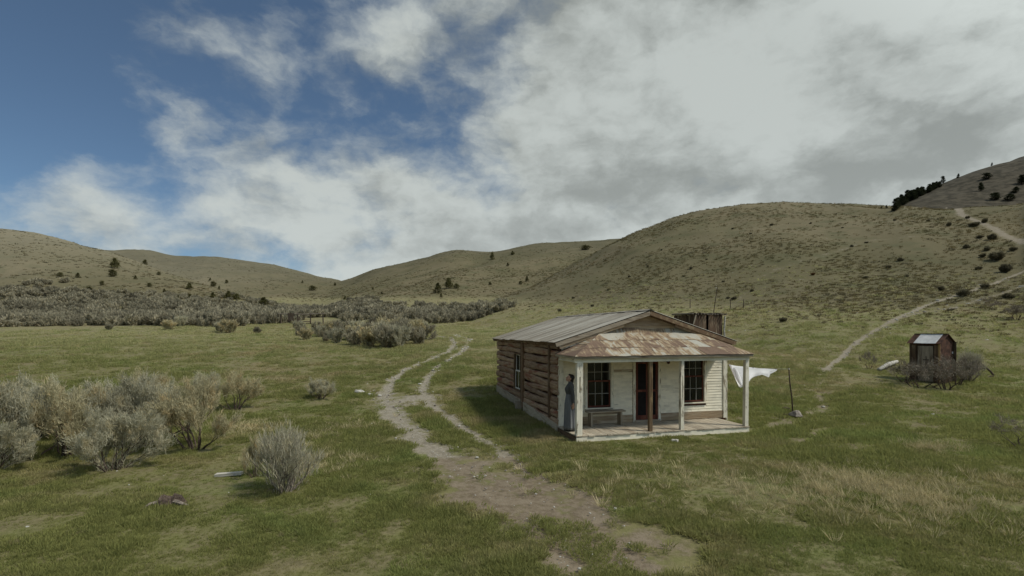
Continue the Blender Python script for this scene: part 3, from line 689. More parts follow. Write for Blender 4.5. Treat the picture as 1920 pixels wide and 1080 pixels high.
def build_roof():
    slope_len = math.hypot(W / 2 + OVS, ZR - ZE); n = 13; v0, v1 = -OVF, LN + OVB; pw = (v1 - v0) / n
    # corrugated sheet in its own axes: x down the slope, y along the ridge
    seg = 44; amp = .013; pit = .083; me = {}
    for variant in range(3):
        vs = []; L = slope_len + .02 + .02 * variant
        xs = (0, L * .5, L)
        for x in xs:
            for k in range(seg + 1):
                y = (pw + .05) * k / seg; vs.append((x, y, amp * math.sin(2 * math.pi * y / pit) + .004 * math.sin(x * 3 + variant)))
        m = seg + 1; fs = [(i * m + k, (i + 1) * m + k, (i + 1) * m + k + 1, i * m + k + 1) for i in range(2) for k in range(seg)]
        me[variant] = MB().add(vs, fs).mesh('roof_sheet', M_metal, True)
    ang = math.atan(SL)
    for i in range(n):
        v = v0 + i * pw
        o = link('roof_sheet', me[i % 3], cabin, (W / 2 - .02, v, ZR + .015 + .012 * (i % 2)), (0, -ang + R(-.003, .003), 0)); o.scale = (-1, 1, 1)
        o2 = link('roof_sheet', me[(i + 1) % 3], cabin, (W / 2 + .02, v, ZR + .015 + .012 * (i % 2)), (0, ang + R(-.003, .003), 0))
    # sheathing boards under the iron
    for sgn in (-1, 1):
        for k in range(9):
            s0, s1 = k / 9 + .004, (k + 1) / 9 - .004; e = W / 2 + OVS - .03
            a, b = W / 2 + sgn * s0 * e, W / 2 + sgn * s1 * e; za, zb = roofz(a) - .022, roofz(b) - .022; f = v0 + .02 + R(0, .06)
            vs = [(a, f, za), (b, f, zb), (b, v1 - .03, zb), (a, v1 - .03, za)]; vs += [(x, y, z - .025) for x, y, z in vs]
            MB().add(vs, [(0, 1, 2, 3), (7, 6, 5, 4), (0, 4, 5, 1), (1, 5, 6, 2), (2, 6, 7, 3), (3, 7, 4, 0)]).build('sheathing_board', M_browny, cabin)
        for k in range(9):
            v = -.02 + k * (LN + .04) / 8; u0 = W / 2 + sgn * .05; u1 = W / 2 + sgn * (W / 2 + OVS - .06)
            MB().bar((u0, v, roofz(u0) - .1), (u1, v, roofz(u1) - .1), .05, .1).build('rafter', M_browny, cabin)
        # rake boards at the front and back
        u0 = W / 2 + sgn * .0; u1 = W / 2 + sgn * (W / 2 + OVS - .01)
        for v, mt in ((v0 + .02, M_greyx if sgn < 0 else M_browny), (v1 - .02, M_greyx)):
            MB().bar((u0, v, roofz(u0) - .075), (u1, v, roofz(u1) - .075), .03, .12).build('rake_board', mt, cabin)
        u2 = W / 2 + sgn * (W / 2 - .1)
        MB().bar((W / 2 + sgn * .9, v0 + .055, roofz(W / 2 + .9) - .16), (u2 + sgn * .2, v0 + .055, roofz(u2 + sgn * .2) - .17), .03, .11).build('rake_board', M_brownx if sgn < 0 else M_browny, cabin)
        MB().bar((W / 2 + sgn * (W / 2 + .05), v0 + .1, roofz(W / 2 + sgn * (W / 2 + .05)) - .2), (W / 2 + sgn * 1.6, v0 + .12, roofz(W / 2 + sgn * 1.6) - .26), .03, .13).build('loose_board', M_whitez if sgn < 0 else M_brownx, cabin)
        # ridge cap
        a = MB(); vs = []
        for v in np.linspace(v0 - .02, v1 + .02, 14):
            dz = R(-.006, .008); vs += [(W / 2, v, ZR + .055 + dz), (W / 2 + sgn * .15, v, ZR + .055 - .15 * SL + dz + .006)]
        a.add(vs, [(2 * i, 2 * i + 1, 2 * i + 3, 2 * i + 2) for i in range(13)]).build('ridge_cap', M_metal, cabin)
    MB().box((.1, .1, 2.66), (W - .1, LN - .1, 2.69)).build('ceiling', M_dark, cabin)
build_roof()

def build_porch():
    # deck boards run from the wall to the edge
    u = PU0; k = 0
    while u < PU1 - .03:
        w = R(.17, .21); u1 = min(u + w, PU1)
        MB().box((u, -PD - R(0, .03), ZD - .03 + R(-.004, .003)), (u1 - .009, -.03, ZD + R(-.003, .004)), jit=.002).build('deck_board', M_greyy, cabin)
        u = u1
    dx = [(-.08, 2.3), (2.305, 4.2), (4.205, 5.51)]
    for a, b in dx: MB().box((a, -PD + .005, -.09 + (a > 0) * .03), (b, -PD + .05, .128), jit=.006).build('deck_fascia', M_white, cabin)
    MB().box((PU0, -PD + .06, -.09), (PU0 + .045, -.06, .12), jit=.006).build('deck_joist', M_browny, cabin)
    MB().box((PU1 - .05, -PD + .06, -.09), (PU1 - .005, -.06, .12), jit=.006).build('deck_joist', M_browny, cabin)
    for u in (1.3, 2.7, 4.1): MB().box((u, -PD + .06, -.05), (u + .05, -.06, .135)).build('deck_joist', M_browny, cabin)
    zt = 2.172; vf = -PD + .09
    # posts: two boards with a groove between
    def post(u, w, d, mat, groove, lean=0.):
        p = MB()
        z0 = ZD
        if groove:
            g0, g1 = groove; hw = w / 2
            p.box((u - hw, vf - d / 2, z0), (u - hw * .22, vf + d / 2, zt)).box((u + hw * .22, vf - d / 2, z0), (u + hw, vf + d / 2, zt))
            p.box((u - hw * .22, vf - d / 2 + .003, z0), (u + hw * .22, vf + d / 2 - .003, g0)).box((u - hw * .22, vf - d / 2 + .003, g1), (u + hw * .22, vf + d / 2 - .003, zt)).box((u - hw * .22, vf + .01, g0), (u + hw * .22, vf + d / 2 - .003, g1))
        else: p.box((u - w / 2, vf - d / 2, z0), (u + w / 2, vf + d / 2, zt), jit=.004)
        lx, ly = R(-.02, .02), R(-.015, .015); p.v = [(x + lx * (z - z0) / 2, y + ly * (z - z0) / 2, z) for x, y, z in p.v]
        return p.build('porch_post', mat, cabin)
    post(.012, .17, .13, M_whitez, (1.35, 1.78)); post(2.216, .10, .10, M_postbrown, (1.15, 1.86)); post(3.237, .105, .11, M_whitez, (1.1, 1.75)); post(5.447, .12, .12, M_whitez, None)
    MB().box((.34, vf - .03, ZD), (.44, vf - .025, ZD + .001)) 
    MB().bar((PU0 - .02, vf, zt + .07), (PU1 + .02, vf, zt + .07), .11, .14).build('porch_beam', M_white, cabin)
    for u in (.0, PU1 - .07): MB().bar((u, vf + .06, zt + .065), (u, -.055, zt + .065), .09, .13).build('porch_beam', M_whitey, cabin)
    MB().box((PU0 + .1, vf + .06, zt + .15), (PU1 - .1, -.06, zt + .165)).build('porch_ceiling', M_brownx, cabin)
    # hipped roof in courses of iron sheets
    e0, e1, ev, ez = PU0 - .1, PU1 + .1, -PD - .1, 2.352; h0, h1, hv, hz = 1.26, 4.62, -.15, 2.964
    def plane_pt(f, g):            # front face: f along 0..1 of the course, g up 0..1
        a = e0 + (h0 - e0) * g; b = e1 + (h1 - e1) * g
        return (a + (b - a) * f, ev + (hv - ev) * g, ez + (hz - ez) * g)
    courses = [(0, .34), (.33, .66), (.65, 1.0)]
    for ci, (g0, g1) in enumerate(courses):
        nn = 7 - ci
        for i in range(nn):
            f0, f1 = i / nn, (i + 1) / nn + .004
            lift = .004 + .010 * ci + R(0, .006) + (.004 if i % 2 else 0)
            edge = R(0, .03) if ci == 0 else R(0, .012)
            vs = []; nx = 5
            for g in (g0, (g0 + g1) / 2, g1):
                for k in range(nx + 1):
                    x, y, z = plane_pt(f0 + (f1 - f0) * k / nx, g); wob = .006 * math.sin(k * 2.2 + i * 3 + ci)
                    vs.append((x, y - (edge if g == g0 else 0), z + lift + wob - (edge * .4 if g == g0 else 0)))
            m = nx + 1; fs = [(r * m + k, r * m + k + 1, (r + 1) * m + k + 1, (r + 1) * m + k) for r in range(2) for k in range(nx)]
            MB().add(vs, fs).build('porch_roof_sheet', M_rust, cabin)
    # hip ends
    for (ea, eb, hp, sg) in (((e0, .0), (e0, ev), (h0, hv), 0), ((e1, .0), (e1, ev), (h1, hv), 1)):
        for g0, g1 in ((0, .5), (.48, 1.)):
            def q(f, g):
                lx = ea[0] + (hp[0] - ea[0]) * g; y0 = ea[1] + (.0 - ea[1]) * g; y1 = eb[1] + (hp[1] - eb[1]) * g
                return (lx, y0 + (y1 - y0) * f, ez + (hz - ez) * g + .006 + g0 * .02)
            vs = [q(f, g) for g in (g0, g1) for f in (0, .33, .66, 1)]
            fs = [(k, k + 1, 5 + k, 4 + k) if sg else (4 + k, 5 + k, k + 1, k) for k in range(3)]
            MB().add(vs, fs).build('porch_roof_sheet', M_rust, cabin)
    # steep flashing between porch roof and gable
    for i in range(5):
        a = 1.45 + i * .6; dz = .02 * math.sin(i * 2)
        MB().add([(a, hv + .01, hz - .01), (a + .61, hv + .01, hz - .01), (a + .58 - (.2 if i == 4 else 0), -.03, hz + .17 + dz), (a + .02 + (.25 if i == 0 else 0), -.03, hz + .17 + dz)], [(0, 1, 2, 3)]).build('flashing', M_rust, cabin)
    # boards under the eave
    for z0, mt, off in ((ez - .035, M_greyx, .02),): MB().bar((e0 + .03, ev + off + .02, z0), (e1 - .03, ev + off + .02, z0), .03, .06).build('eave_fascia', mt, cabin)
    for u in (e0 + .04, e1 - .04): MB().bar((u, ev + .05, ez - .032), (u, -.02, ez - .032), .03, .055).build('eave_fascia', M_greyy, cabin)
    for (ea, hp) in (((e0 + .05, ev + .05), (h0, hv)), ((e1 - .05, ev + .05), (h1, hv))):
        MB().bar((ea[0], ea[1], ez - .02), (hp[0], hp[1], hz - .04), .04, .05).build('hip_rafter', M_browny, cabin)
build_porch()

# bench on the porch
bn = empty('porch_bench', house_to_world(1.35, -.30, ZD), TH); tag(bn, 'narrow grey plank bench under the left porch window', 'bench')
MB().box((-.62, -.13, .42), (.62, .13, .455), jit=.006).build('seat', M_greyx, bn)
for u in (-.52, .46): MB().box((u, -.12, 0), (u + .05, .12, .419), jit=.004).build('leg', M_greyz, bn)
MB().box((-.55, .02, .34), (.56, .045, .415), jit=.004).build('rail', M_greyx, bn)

pb = house_to_world(-.24, 3.85, 0); pb.z = tz(pb.x, pb.y) - .03
o = MB().box((-.1, -.13, 0), (.09, .12, .32), jit=.02).build('wooden_block', M_greyz, None, loc=pb, rot=(0, .08, TH)); tag(o, 'short grey wooden block against the log wall below its side window', 'block')

# ------------------------------------------------------------------ person on the porch
def build_person():
    root = empty('person', house_to_world(.03, -.735, ZD + .004), 0)
    tag(root, 'woman in a long grey dress on the porch edge, face lifted to the sky', 'person')
    # built facing -x, z up; pieces fused into one skin by a voxel remesh
    b = MB()
    def cap(p, q, r0, r1, n=10):
        p, q = Vector(p), Vector(q); m = 5
        b.tube([p + (q - p) * i / m for i in range(m + 1)], [r0 + (r1 - r0) * i / m for i in range(m + 1)], n); b.ball(p, r0, nu=n); b.ball(q, r1, nu=n)
    # trunk, pelvis, legs
    b.ball((.0, 0, .92), (.09, .115, .12)); b.ball((-.01, 0, 1.08), (.085, .11, .14)); b.ball((.0, 0, 1.22), (.11, .15, .13)); b.ball((.015, 0, 1.30), (.085, .165, .075))
    for s in (-1, 1):
        cap((.0, s * .06, .90), (-.01 + .01 * s, s * .065, .50), .07, .05); cap((-.01 + .01 * s, s * .065, .50), (.02 + .035 * s, s * .07, .09), .048, .034)
        cap((.02 + .035 * s, s * .07, .045), (-.09 + .035 * s, s * .08, .032), .028, .02)
    cap((.02, 0, 1.32), (.005, 0, 1.43), .052, .047)
    # head, tilted back
    T = Matrix.Translation((.0, 0, 1.50)) @ Matrix.Rotation(math.radians(24), 4, 'Y')
    P = lambda x, y, z: T @ Vector((x, y, z)); M3 = T.to_3x3()
    b.ball(P(.012, 0, .035), (.093, .074, .088), mat=M3, nu=18, nv=12); b.ball(P(-.03, 0, -.02), (.058, .056, .085), mat=M3, nu=16, nv=10); b.ball(P(-.06, 0, -.085), (.024, .028, .022), mat=M3)
    b.tube([P(-.082, 0, .022), P(-.098, 0, -.005), P(-.112, 0, -.026), P(-.09, 0, -.036)], [.010, .012, .014, .010], 8)
    b.ball(P(-.088, 0, -.055), (.012, .022, .007), mat=M3); b.ball(P(-.084, 0, -.069), (.012, .020, .008), mat=M3)
    for s in (-1, 1):
        b.ball(P(-.077, s * .033, .028), (.014, .022, .008), mat=M3); b.ball(P(.015, s * .076, -.005), (.018, .010, .031), mat=M3); b.ball(P(-.06, s * .042, -.025), (.024, .02, .025), mat=M3)
    # arms: the near one straight down behind the hip, the far one the same
    for s in (-1, 1):
        sh = Vector((.02, s * .165, 1.30)); el = Vector((.065, s * .205, 1.03)); wr = Vector((.075, s * .205, .80))
        cap(sh, el, .048, .036); cap(el, wr, .035, .024)
        pm = wr + Vector((-.002, 0, -.055)); b.ball(pm, (.038, .016, .05)); cap(wr, pm, .024, .022)
        for k, (dx, ln) in enumerate(((-.028, .07), (-.010, .08), (.009, .076), (.026, .06))):
            a = pm + Vector((dx, 0, -.038)); m = a + Vector((-.004, -s * .004, -ln * .5)); e = m + Vector((-.014, -s * .012, -ln * .42))
            b.tube([a, m, e], [.0095, .009, .007], 8); b.ball(e, .007, nu=8, nv=6); b.ball(m, .009, nu=8, nv=6)
        a = wr + Vector((-.024, 0, -.03)); m = a + Vector((-.028, -s * .004, -.03)); e = m + Vector((-.006, -s * .006, -.032)); b.tube([a, m, e], [.012, .0105, .008], 8); b.ball(e, .008, nu=8, nv=6)
    body = b.build('body', M_skin, root, True)
    md = body.modifiers.new('fuse', 'REMESH'); md.mode = 'VOXEL'; md.voxel_size = .0055; md.use_smooth_shade = True
    ms = body.modifiers.new('soften', 'SMOOTH'); ms.factor = .5; ms.iterations = 3
    # hair: cap over the skull and a knot at the nape
    hr = MB(); hr.ball(P(.030, 0, .050), (.092, .083, .088), mat=M3, nu=20, nv=14); hr.ball(P(.062, 0, -.012), (.062, .068, .075), mat=M3, nu=16, nv=10); hr.ball(P(.098, 0, -.060), (.042, .045, .040), mat=M3, nu=14, nv=10); hr.ball(P(-.026, 0, .092), (.062, .064, .034), mat=M3, nu=14, nv=8)
    h = hr.build('hair', M_hair, root, True); md = h.modifiers.new('fuse', 'REMESH'); md.mode = 'VOXEL'; md.voxel_size = .007; md.use_smooth_shade = True
    for s in (-1, 1): MB().ball(P(-.080, s * .032, .012), (.009, .014, .0075), mat=M3, nu=8, nv=6).build('eye', M_iron, root, True)
    MB().ball(P(-.099, 0, -.062), (.004, .018, .005), mat=M3, nu=8, nv=6).build('lips', M_lip, root, True)
    # dress: bodice with sleeves, then a gathered skirt
    d = MB(); keep = b; b = d
    def loft(rows, n, fold=0., nf=11):
        vs = []
        for (z, cx, rx, ry, fo) in rows:
            for k in range(n):
                a = 2 * math.pi * k / n; w = 1 + fo * (math.sin(nf * a) * .6 + math.sin((nf - 4) * a + 1.3) * .5)
                vs.append((cx + rx * w * math.cos(a), ry * w * math.sin(a), z))
        m = len(rows); fs = [(i * n + k, i * n + (k + 1) % n, (i + 1) * n + (k + 1) % n, (i + 1) * n + k) for i in range(m - 1) for k in range(n)]
        fs += [tuple(range(n - 1, -1, -1)), tuple(range((m - 1) * n, m * n))]
        return vs, fs
    d.add(*loft([(.97, -.008, .085, .105, 0), (1.03, -.01, .095, .116, 0), (1.06, -.012, .104, .127, 0), (1.12, -.016, .118, .142, 0), (1.20, -.018, .132, .16, 0), (1.27, .0, .12, .175, 0), (1.33, .015, .092, .165, 0), (1.365, .018, .068, .09, 0), (1.42, .01, .056, .056, 0)], 28))
    for s in (-1, 1):
        sh = Vector((.02, s * .165, 1.295)); el = Vector((.067, s * .207, 1.03)); wr = Vector((.076, s * .207, .815))
        def cp(p, q, r0, r1):
            d.tube([p + (q - p) * i / 5 for i in range(6)], [r0 + (r1 - r0) * i / 5 for i in range(6)], 12); d.ball(p, r0); d.ball(q, r1 * .98)
        cp(sh, el, .062, .05)
        d.tube([el, el + (wr - el) * .5, wr], [.05, .045, .036], 12)
    bo = d.build('bodice', M_bodice, root, True); md = bo.modifiers.new('fuse', 'REMESH'); md.mode = 'VOXEL'; md.voxel_size = .009; md.use_smooth_shade = True
    ms = bo.modifiers.new('soften', 'SMOOTH'); ms.factor = .5; ms.iterations = 2
    rows = []
    for i in range(15):
        f = i / 14; z = 1.035 - f * .985
        rx = .108 + .032 * min(1, f * 4) + .045 * f; ry = .13 + .045 * min(1, f * 4) + .05 * f
        rows.append((z, -.005 + .012 * f, rx, ry, .02 + .075 * f))
    rows = rows[::-1]
    rows.append((1.05, -.006, .106, .128, 0))
    sk = MB().add(*loft(rows, 110)); sk.build('skirt', M_skirt, root, True)
    for s in (-1, 1):
        q = MB(); q.ball((.03 + .035 * s, s * .07, .045), (.045, .038, .045)); q.ball((-.06 + .035 * s, s * .08, .03), (.10, .037, .032)); q.box((.0 + .035 * s, s * .07 - .03, 0), (.07 + .035 * s, s * .07 + .03, .03))
        q.build('shoe', M_shoe, root, True)
build_person()

# ------------------------------------------------------------------ washing line
pole_p = ground_at(1487, 776); top = Vector(((1479 - 960) / F * pole_p.y, pole_p.y, H + (HY - 692) / F * pole_p.y))
M_pole = flat('dark_weathered_pole', (.075, .055, .04), .9, .1, 12, .3)
def build_line():
    o = MB().tube([pole_p - Vector((0, 0, .15)), pole_p + (top - pole_p) * .35 + Vector((.012, 0, 0)), pole_p + (top - pole_p) * .7 + Vector((-.008, 0, 0)), top + Vector((0, 0, .05))], [.026, .024, .022, .019], 8).build('clothesline_pole', M_pole, None, True)
    tag(o, 'thin leaning dark pole holding up the washing line', 'pole')
    w = house_to_world(W + .06, 2.1, 0); dirv = (Vector((w.x, w.y, 0)) - Vector((top.x, top.y, 0)))
    a = Vector((w.x, w.y, H + (HY - 683) / F * w.y)); b = top
    pts = [b + (a - b) * f + Vector((0, 0, -.03 * math.sin(math.pi * f))) for f in np.linspace(0, 1, 14)]
    o = MB().tube(pts, .006, 5).build('clothesline', M_rope, None, True); tag(o, 'thin pale washing line from the cabin wall to the leaning pole', 'rope')
    MB().tube([top + Vector((0, 0, a_)) for a_ in (-.02, .02)], .028, 8).build('knot', M_rope, o, True)
    # the sheet, blown out sideways: its upper edge rides on the line
    def at(px, py):            # point on the vertical plane of the line seen at a pixel
        t = (px - 960) / F; n = Vector((-(a - b).y, (a - b).x, 0)); Y = n.dot(Vector((b.x, b.y, 0))) / n.dot(Vector((t, 1, 0)))
        return Vector((t * Y, Y, H + (HY - py) / F * Y))
    up = [(1366.5, 683.5), (1380, 686), (1400, 688), (1420, 690), (1440, 691), (1456, 692.5)]
    lo = [(1366.5, 684), (1367.5, 705), (1369, 713), (1373, 721), (1377, 724.5), (1384, 719), (1397, 709), (1410, 705), (1423, 701.5), (1430, 704), (1437, 707), (1441, 701), (1450, 696.5), (1456, 693)]
    n, m = 60, 14; V = []
    ux = np.array([p[0] for p in up]); uy = np.array([p[1] for p in up]); lx = np.array([p[0] for p in lo]); ly = np.array([p[1] for p in lo])
    for j in range(m + 1):
        g = j / m
        for i in range(n + 1):
            x = 1366.5 + (1456 - 1366.5) * i / n; y0 = np.interp(x, ux, uy); y1 = max(np.interp(x, lx, ly), y0 + .2)
            p = at(x, y0 + (y1 - y0) * g); f = i / n
            d = .10 * g * math.sin(f * 19 + g * 2.2) * (1 - .4 * f) + .22 * g * g * (1 - f) + .05 * math.sin(g * 7 + f * 6) * g
            if f < .26: d -= .22 * g * max(0, 1 - abs(f - .10) / .10)
            V.append(p + Vector((0, -d * .6 - .55 * g * (y1 - y0) / 40, 0)))
    q = n + 1; Fs = [(j * q + i, (j + 1) * q + i, (j + 1) * q + i + 1, j * q + i + 1) for j in range(m) for i in range(n)]
    # the corner folded back over the near end
    o = MB().add(V, Fs).build('bed_sheet', M_sheet, None, True); tag(o, 'white sheet blowing sideways on the washing line beside the porch', 'sheet')
    sm = o.modifiers.new('thick', 'SOLIDIFY'); sm.thickness = .004
    fl = MB(); pts = [at(1366.8, 684.5), at(1375, 690), at(1380, 712), at(1376.8, 724), at(1370, 714), at(1367.5, 700)]
    pts = [p + Vector((0, -.2 - .5 * min(1, k / 3) * (k < 4) - (.35 if k == 4 else .15 if k == 5 else 0), 0)) for k, p in enumerate(pts)]; cen = sum(pts, Vector()) / 6 + Vector((0, -.07, 0))
    fl.add(pts + [cen], [(k, (k + 1) % 6, 6) for k in range(6)]); fo = fl.build('folded_corner', M_sheet, o, True); s2 = fo.modifiers.new('thick', 'SOLIDIFY'); s2.thickness = .004
    ss = fo.modifiers.new('sub', 'SUBSURF'); ss.levels = 2; ss.render_levels = 2
    for x, y in ((1367.5, 684), (1412, 689.5), (1455, 692.5)):
        p = at(x, y); MB().box((p.x - .009, p.y - .012, p.z - .05), (p.x + .009, p.y + .012, p.z + .04)).build('peg', M_greyz, o)
build_line()

def rock(name, p, size, mat, label=None, cat='rock', group=None, seed=0, sink=.25):
    rs = random.Random(seed); mb = MB(); mb.ball((0, 0, 0), 1, nu=10, nv=7)
    ph = [rs.uniform(0, 6) for _ in range(6)]
    vs = []
    for v in mb.v:
        k = 1 + .18 * math.sin(3 * v[0] + ph[0]) + .16 * math.sin(4 * v[1] + ph[1]) + .14 * math.sin(5 * v[2] + ph[2]) + rs.uniform(-.09, .09)
        vs.append((v[0] * k * size[0] / 2, v[1] * k * size[1] / 2, max(v[2], -.6) * k * size[2] / 2))
    mb.v = vs; o = mb.build(name, mat, None, loc=(p.x, p.y, p.z + size[2] * (.5 - sink)), rot=(0, 0, rs.uniform(0, 6)))
    if label: tag(o, label, cat, group)
    return o
rock('boulder', ground_at(1492, 781), (.42, .36, .24), M_stoneg, 'grey boulder at the foot of the washing line pole', seed=3)
q = ground_at(1474, 769); o = MB().tube([q + Vector((-.14, .03, .05)), q + Vector((.0, 0, .07)), q + Vector((.15, -.04, .04))], [.04, .05, .035], 7).build('wood_chunk', M_bark, None); tag(o, 'dark chunk of wood on the ground left of the pole foot', 'wood')
q = ground_at(1476, 779); o = MB().tube([q + Vector((-.12, .0, .03)), q + Vector((.12, -.02, .035))], [.03, .035], 7).build('wood_chunk', M_bark, None); tag(o, 'dark stick half under the boulder by the pole', 'wood')
rock('flat_stone', ground_at(1266, 828), (.26, .2, .09), M_stone, 'flat pale stone in the grass before the porch deck', seed=5)
rock('flat_stone', ground_at(674, 735), (.45, .4, .14), M_stone, 'flat pale stone left of the gravel ruts, larger of the pair', seed=6, sink=.3)
rock('flat_stone', ground_at(694, 741), (.28, .25, .1), M_stone, 'flat pale stone left of the gravel ruts, smaller of the pair', seed=7, sink=.3)
q = ground_at(430, 893); o = MB().box((-.27, -.06, .02), (.27, .06, .075), jit=.01).build('plank_offcut', wood('bleached_plank', (.5, .47, .39), (.38, .35, .28), (.55, .52, .45), 0), None, loc=q, rot=(0, -.05, .1)); tag(o, 'bleached white plank offcut lying in the foreground grass', 'plank')
# rotten stump at the lower left
def stump():
    q = ground_at(318, 945); r = empty('rotten_stump', q); tag(r, 'dark rotten stump sunk in the grass at the lower left', 'stump')
    mb = MB(); n = 14; vs = []
    for j, (z, k) in enumerate(((-.05, 1.25), (.04, 1.), (.13, .8))):
        for i in range(n): a = 2 * math.pi * i / n; w = k * (.17 + .04 * math.sin(3 * a + 1) + R(-.02, .02)); vs.append((w * math.cos(a) * 1.2, w * math.sin(a), z + (R(-.04, .05) if j == 2 else 0)))
    vs.append((0, 0, .06)); fs = [(j * n + i, j * n + (i + 1) % n, (j + 1) * n + (i + 1) % n, (j + 1) * n + i) for j in range(2) for i in range(n)] + [(2 * n + i, 2 * n + (i + 1) % n, 3 * n) for i in range(n)]
    mb.add(vs, fs).build('trunk', M_bark, r)
    for a in (-.4, 2.6, 3.8): MB().tube([(.12 * math.cos(a), .12 * math.sin(a), .06), (.28 * math.cos(a), .28 * math.sin(a), .05), (.5 * math.cos(a + .2), .5 * math.sin(a + .2), -.03)], [.05, .035, .012], 6).build('root', M_barkg, r)
stump()

# ------------------------------------------------------------------ outhouse
M_shed = wood('dark_shed_planks', (.13, .082, .048), (.05, .032, .02), (.20, .155, .10), 2, var=.7)
M_rustd = flat('dark_rusted_iron', (.07, .036, .023), .9, .2, 5, .55, bs=.4)
def outhouse():
    c = Vector(((1746 - 960) / F * 25.5, 25.5, 0)); c.z = tz(c.x, c.y) - .03
    rz = math.radians(-66)
    r = empty('outhouse', c, rz); tag(r, 'small rusty outhouse with pale metal roof and half open plank door', 'outhouse')
    w, dp, he, hr = 1.27, 1.15, 1.98, 2.36       # front along x facing -y, ridge along x
    fx = -w / 2
    for k in range(2): MB().box((fx + k * .145, -dp / 2, .0), (fx + k * .145 + .135, -dp / 2 + .025, he), jit=.008).build('plank', M_shed, r)
    for k in range(2): MB().box((w / 2 - .24 + k * .12, -dp / 2, 0), (w / 2 - .24 + k * .12 + .112, -dp / 2 + .025, he), jit=.006).build('plank', M_shed, r)
    MB().box((fx, -dp / 2 - .01, he - .14), (w / 2, -dp / 2 + .02, he)).build('lintel', M_rustd, r)
    MB().box((w / 2 - .05, -dp / 2 - .03, 0), (w / 2 + .03, -dp / 2 - .005, he - .02)).build('corner_post', wood('ochre_post', (.32, .21, .08), (.2, .13, .05), (.12, .07, .035), 2), r)
    MB().box((fx - .02, -dp / 2 - .03, 0), (fx + .06, -dp / 2 - .005, he - .02)).build('corner_post', M_shed, r)
    # door of upright planks, hinged at the right, standing ajar
    dr = empty('door', (w / 2 - .25, -dp / 2 - .03, .04), math.radians(11)); dr.parent = r
    for k in range(4): MB().box((-.62 + k * .155, -.012, 0), (-.62 + k * .155 + .147, .012, he - .22), jit=.004).build('door_plank', M_greyz, dr)
    MB().box((-.40, -.03, 1.05), (-.16, -.014, 1.09)).build('latch', M_iron, dr)
    MB().box((-.29, -.028, .5), (-.265, -.014, 1.25)).build('strap', M_iron, dr)
    # sides and back
    for x, mt in ((w / 2, M_rustd), (-w / 2, M_shed)):
        e = .02 if x > 0 else -.02
        MB().add([(x, -dp / 2, 0), (x, dp / 2, 0), (x, dp / 2, he), (x, 0, hr), (x, -dp / 2, he), (x + e, -dp / 2, 0), (x + e, dp / 2, 0), (x + e, dp / 2, he), (x + e, 0, hr), (x + e, -dp / 2, he)],
                 [(0, 1, 2, 3, 4), (9, 8, 7, 6, 5), (0, 5, 6, 1), (1, 6, 7, 2), (2, 7, 8, 3), (3, 8, 9, 4), (4, 9, 5, 0)]).build('side_panel', mt, r)
    for z in (.55, 1.1, 1.62): MB().box((w / 2 + .022, -dp / 2, z), (w / 2 + .03, dp / 2, z + .02)).build('seam', M_rustd, r)
    for k in range(9): MB().box((fx + k * .16, dp / 2 - .025, 0), (fx + k * .16 + .15, dp / 2, he)).build('plank', M_shed, r)
    MB().box((fx + .05, .1, .0), (w / 2 - .05, dp / 2 - .05, .45)).build('seat_box', M_brownx, r)
    # roof sheets, rusty edges with newer pale iron between
    ov = .12; sl = (hr - he) / (dp / 2)
    for sg in (-1, 1):
        xs = [(-w / 2 - .1, -w / 2 + .2, M_rustd), (-w / 2 + .2, -w / 2 + .52, M_zinc), (-w / 2 + .52, -w / 2 + .85, M_zinc), (-w / 2 + .85, w / 2 - .12, M_zinc), (w / 2 - .12, w / 2 + .1, M_rustd)]
        for k, (a, b, mt) in enumerate(xs):
            y1 = sg * (dp / 2 + ov); z1 = he - ov * sl + .03; z0 = hr + .035 + .006 * (k % 2); z1 += .006 * (k % 2)
            v = [(a, 0, z0), (b + .01, 0, z0), (b + .01, y1, z1), (a, y1, z1)]; v += [(x, y, z - .015) for x, y, z in v]
            MB().add(v, [(0, 1, 2, 3), (7, 6, 5, 4), (0, 4, 5, 1), (1, 5, 6, 2), (2, 6, 7, 3), (3, 7, 4, 0)]).build('roof_sheet', mt, r)
    MB().box((-w / 2 - .1, -.05, hr + .045), (w / 2 + .1, .05, hr + .06)).build('ridge_cap', M_rustd, r)
    MB().box((w / 2 + .03, .42, 1.42), (w / 2 + .045, .52, 1.52)).build('vent', M_zinc, r)
outhouse()

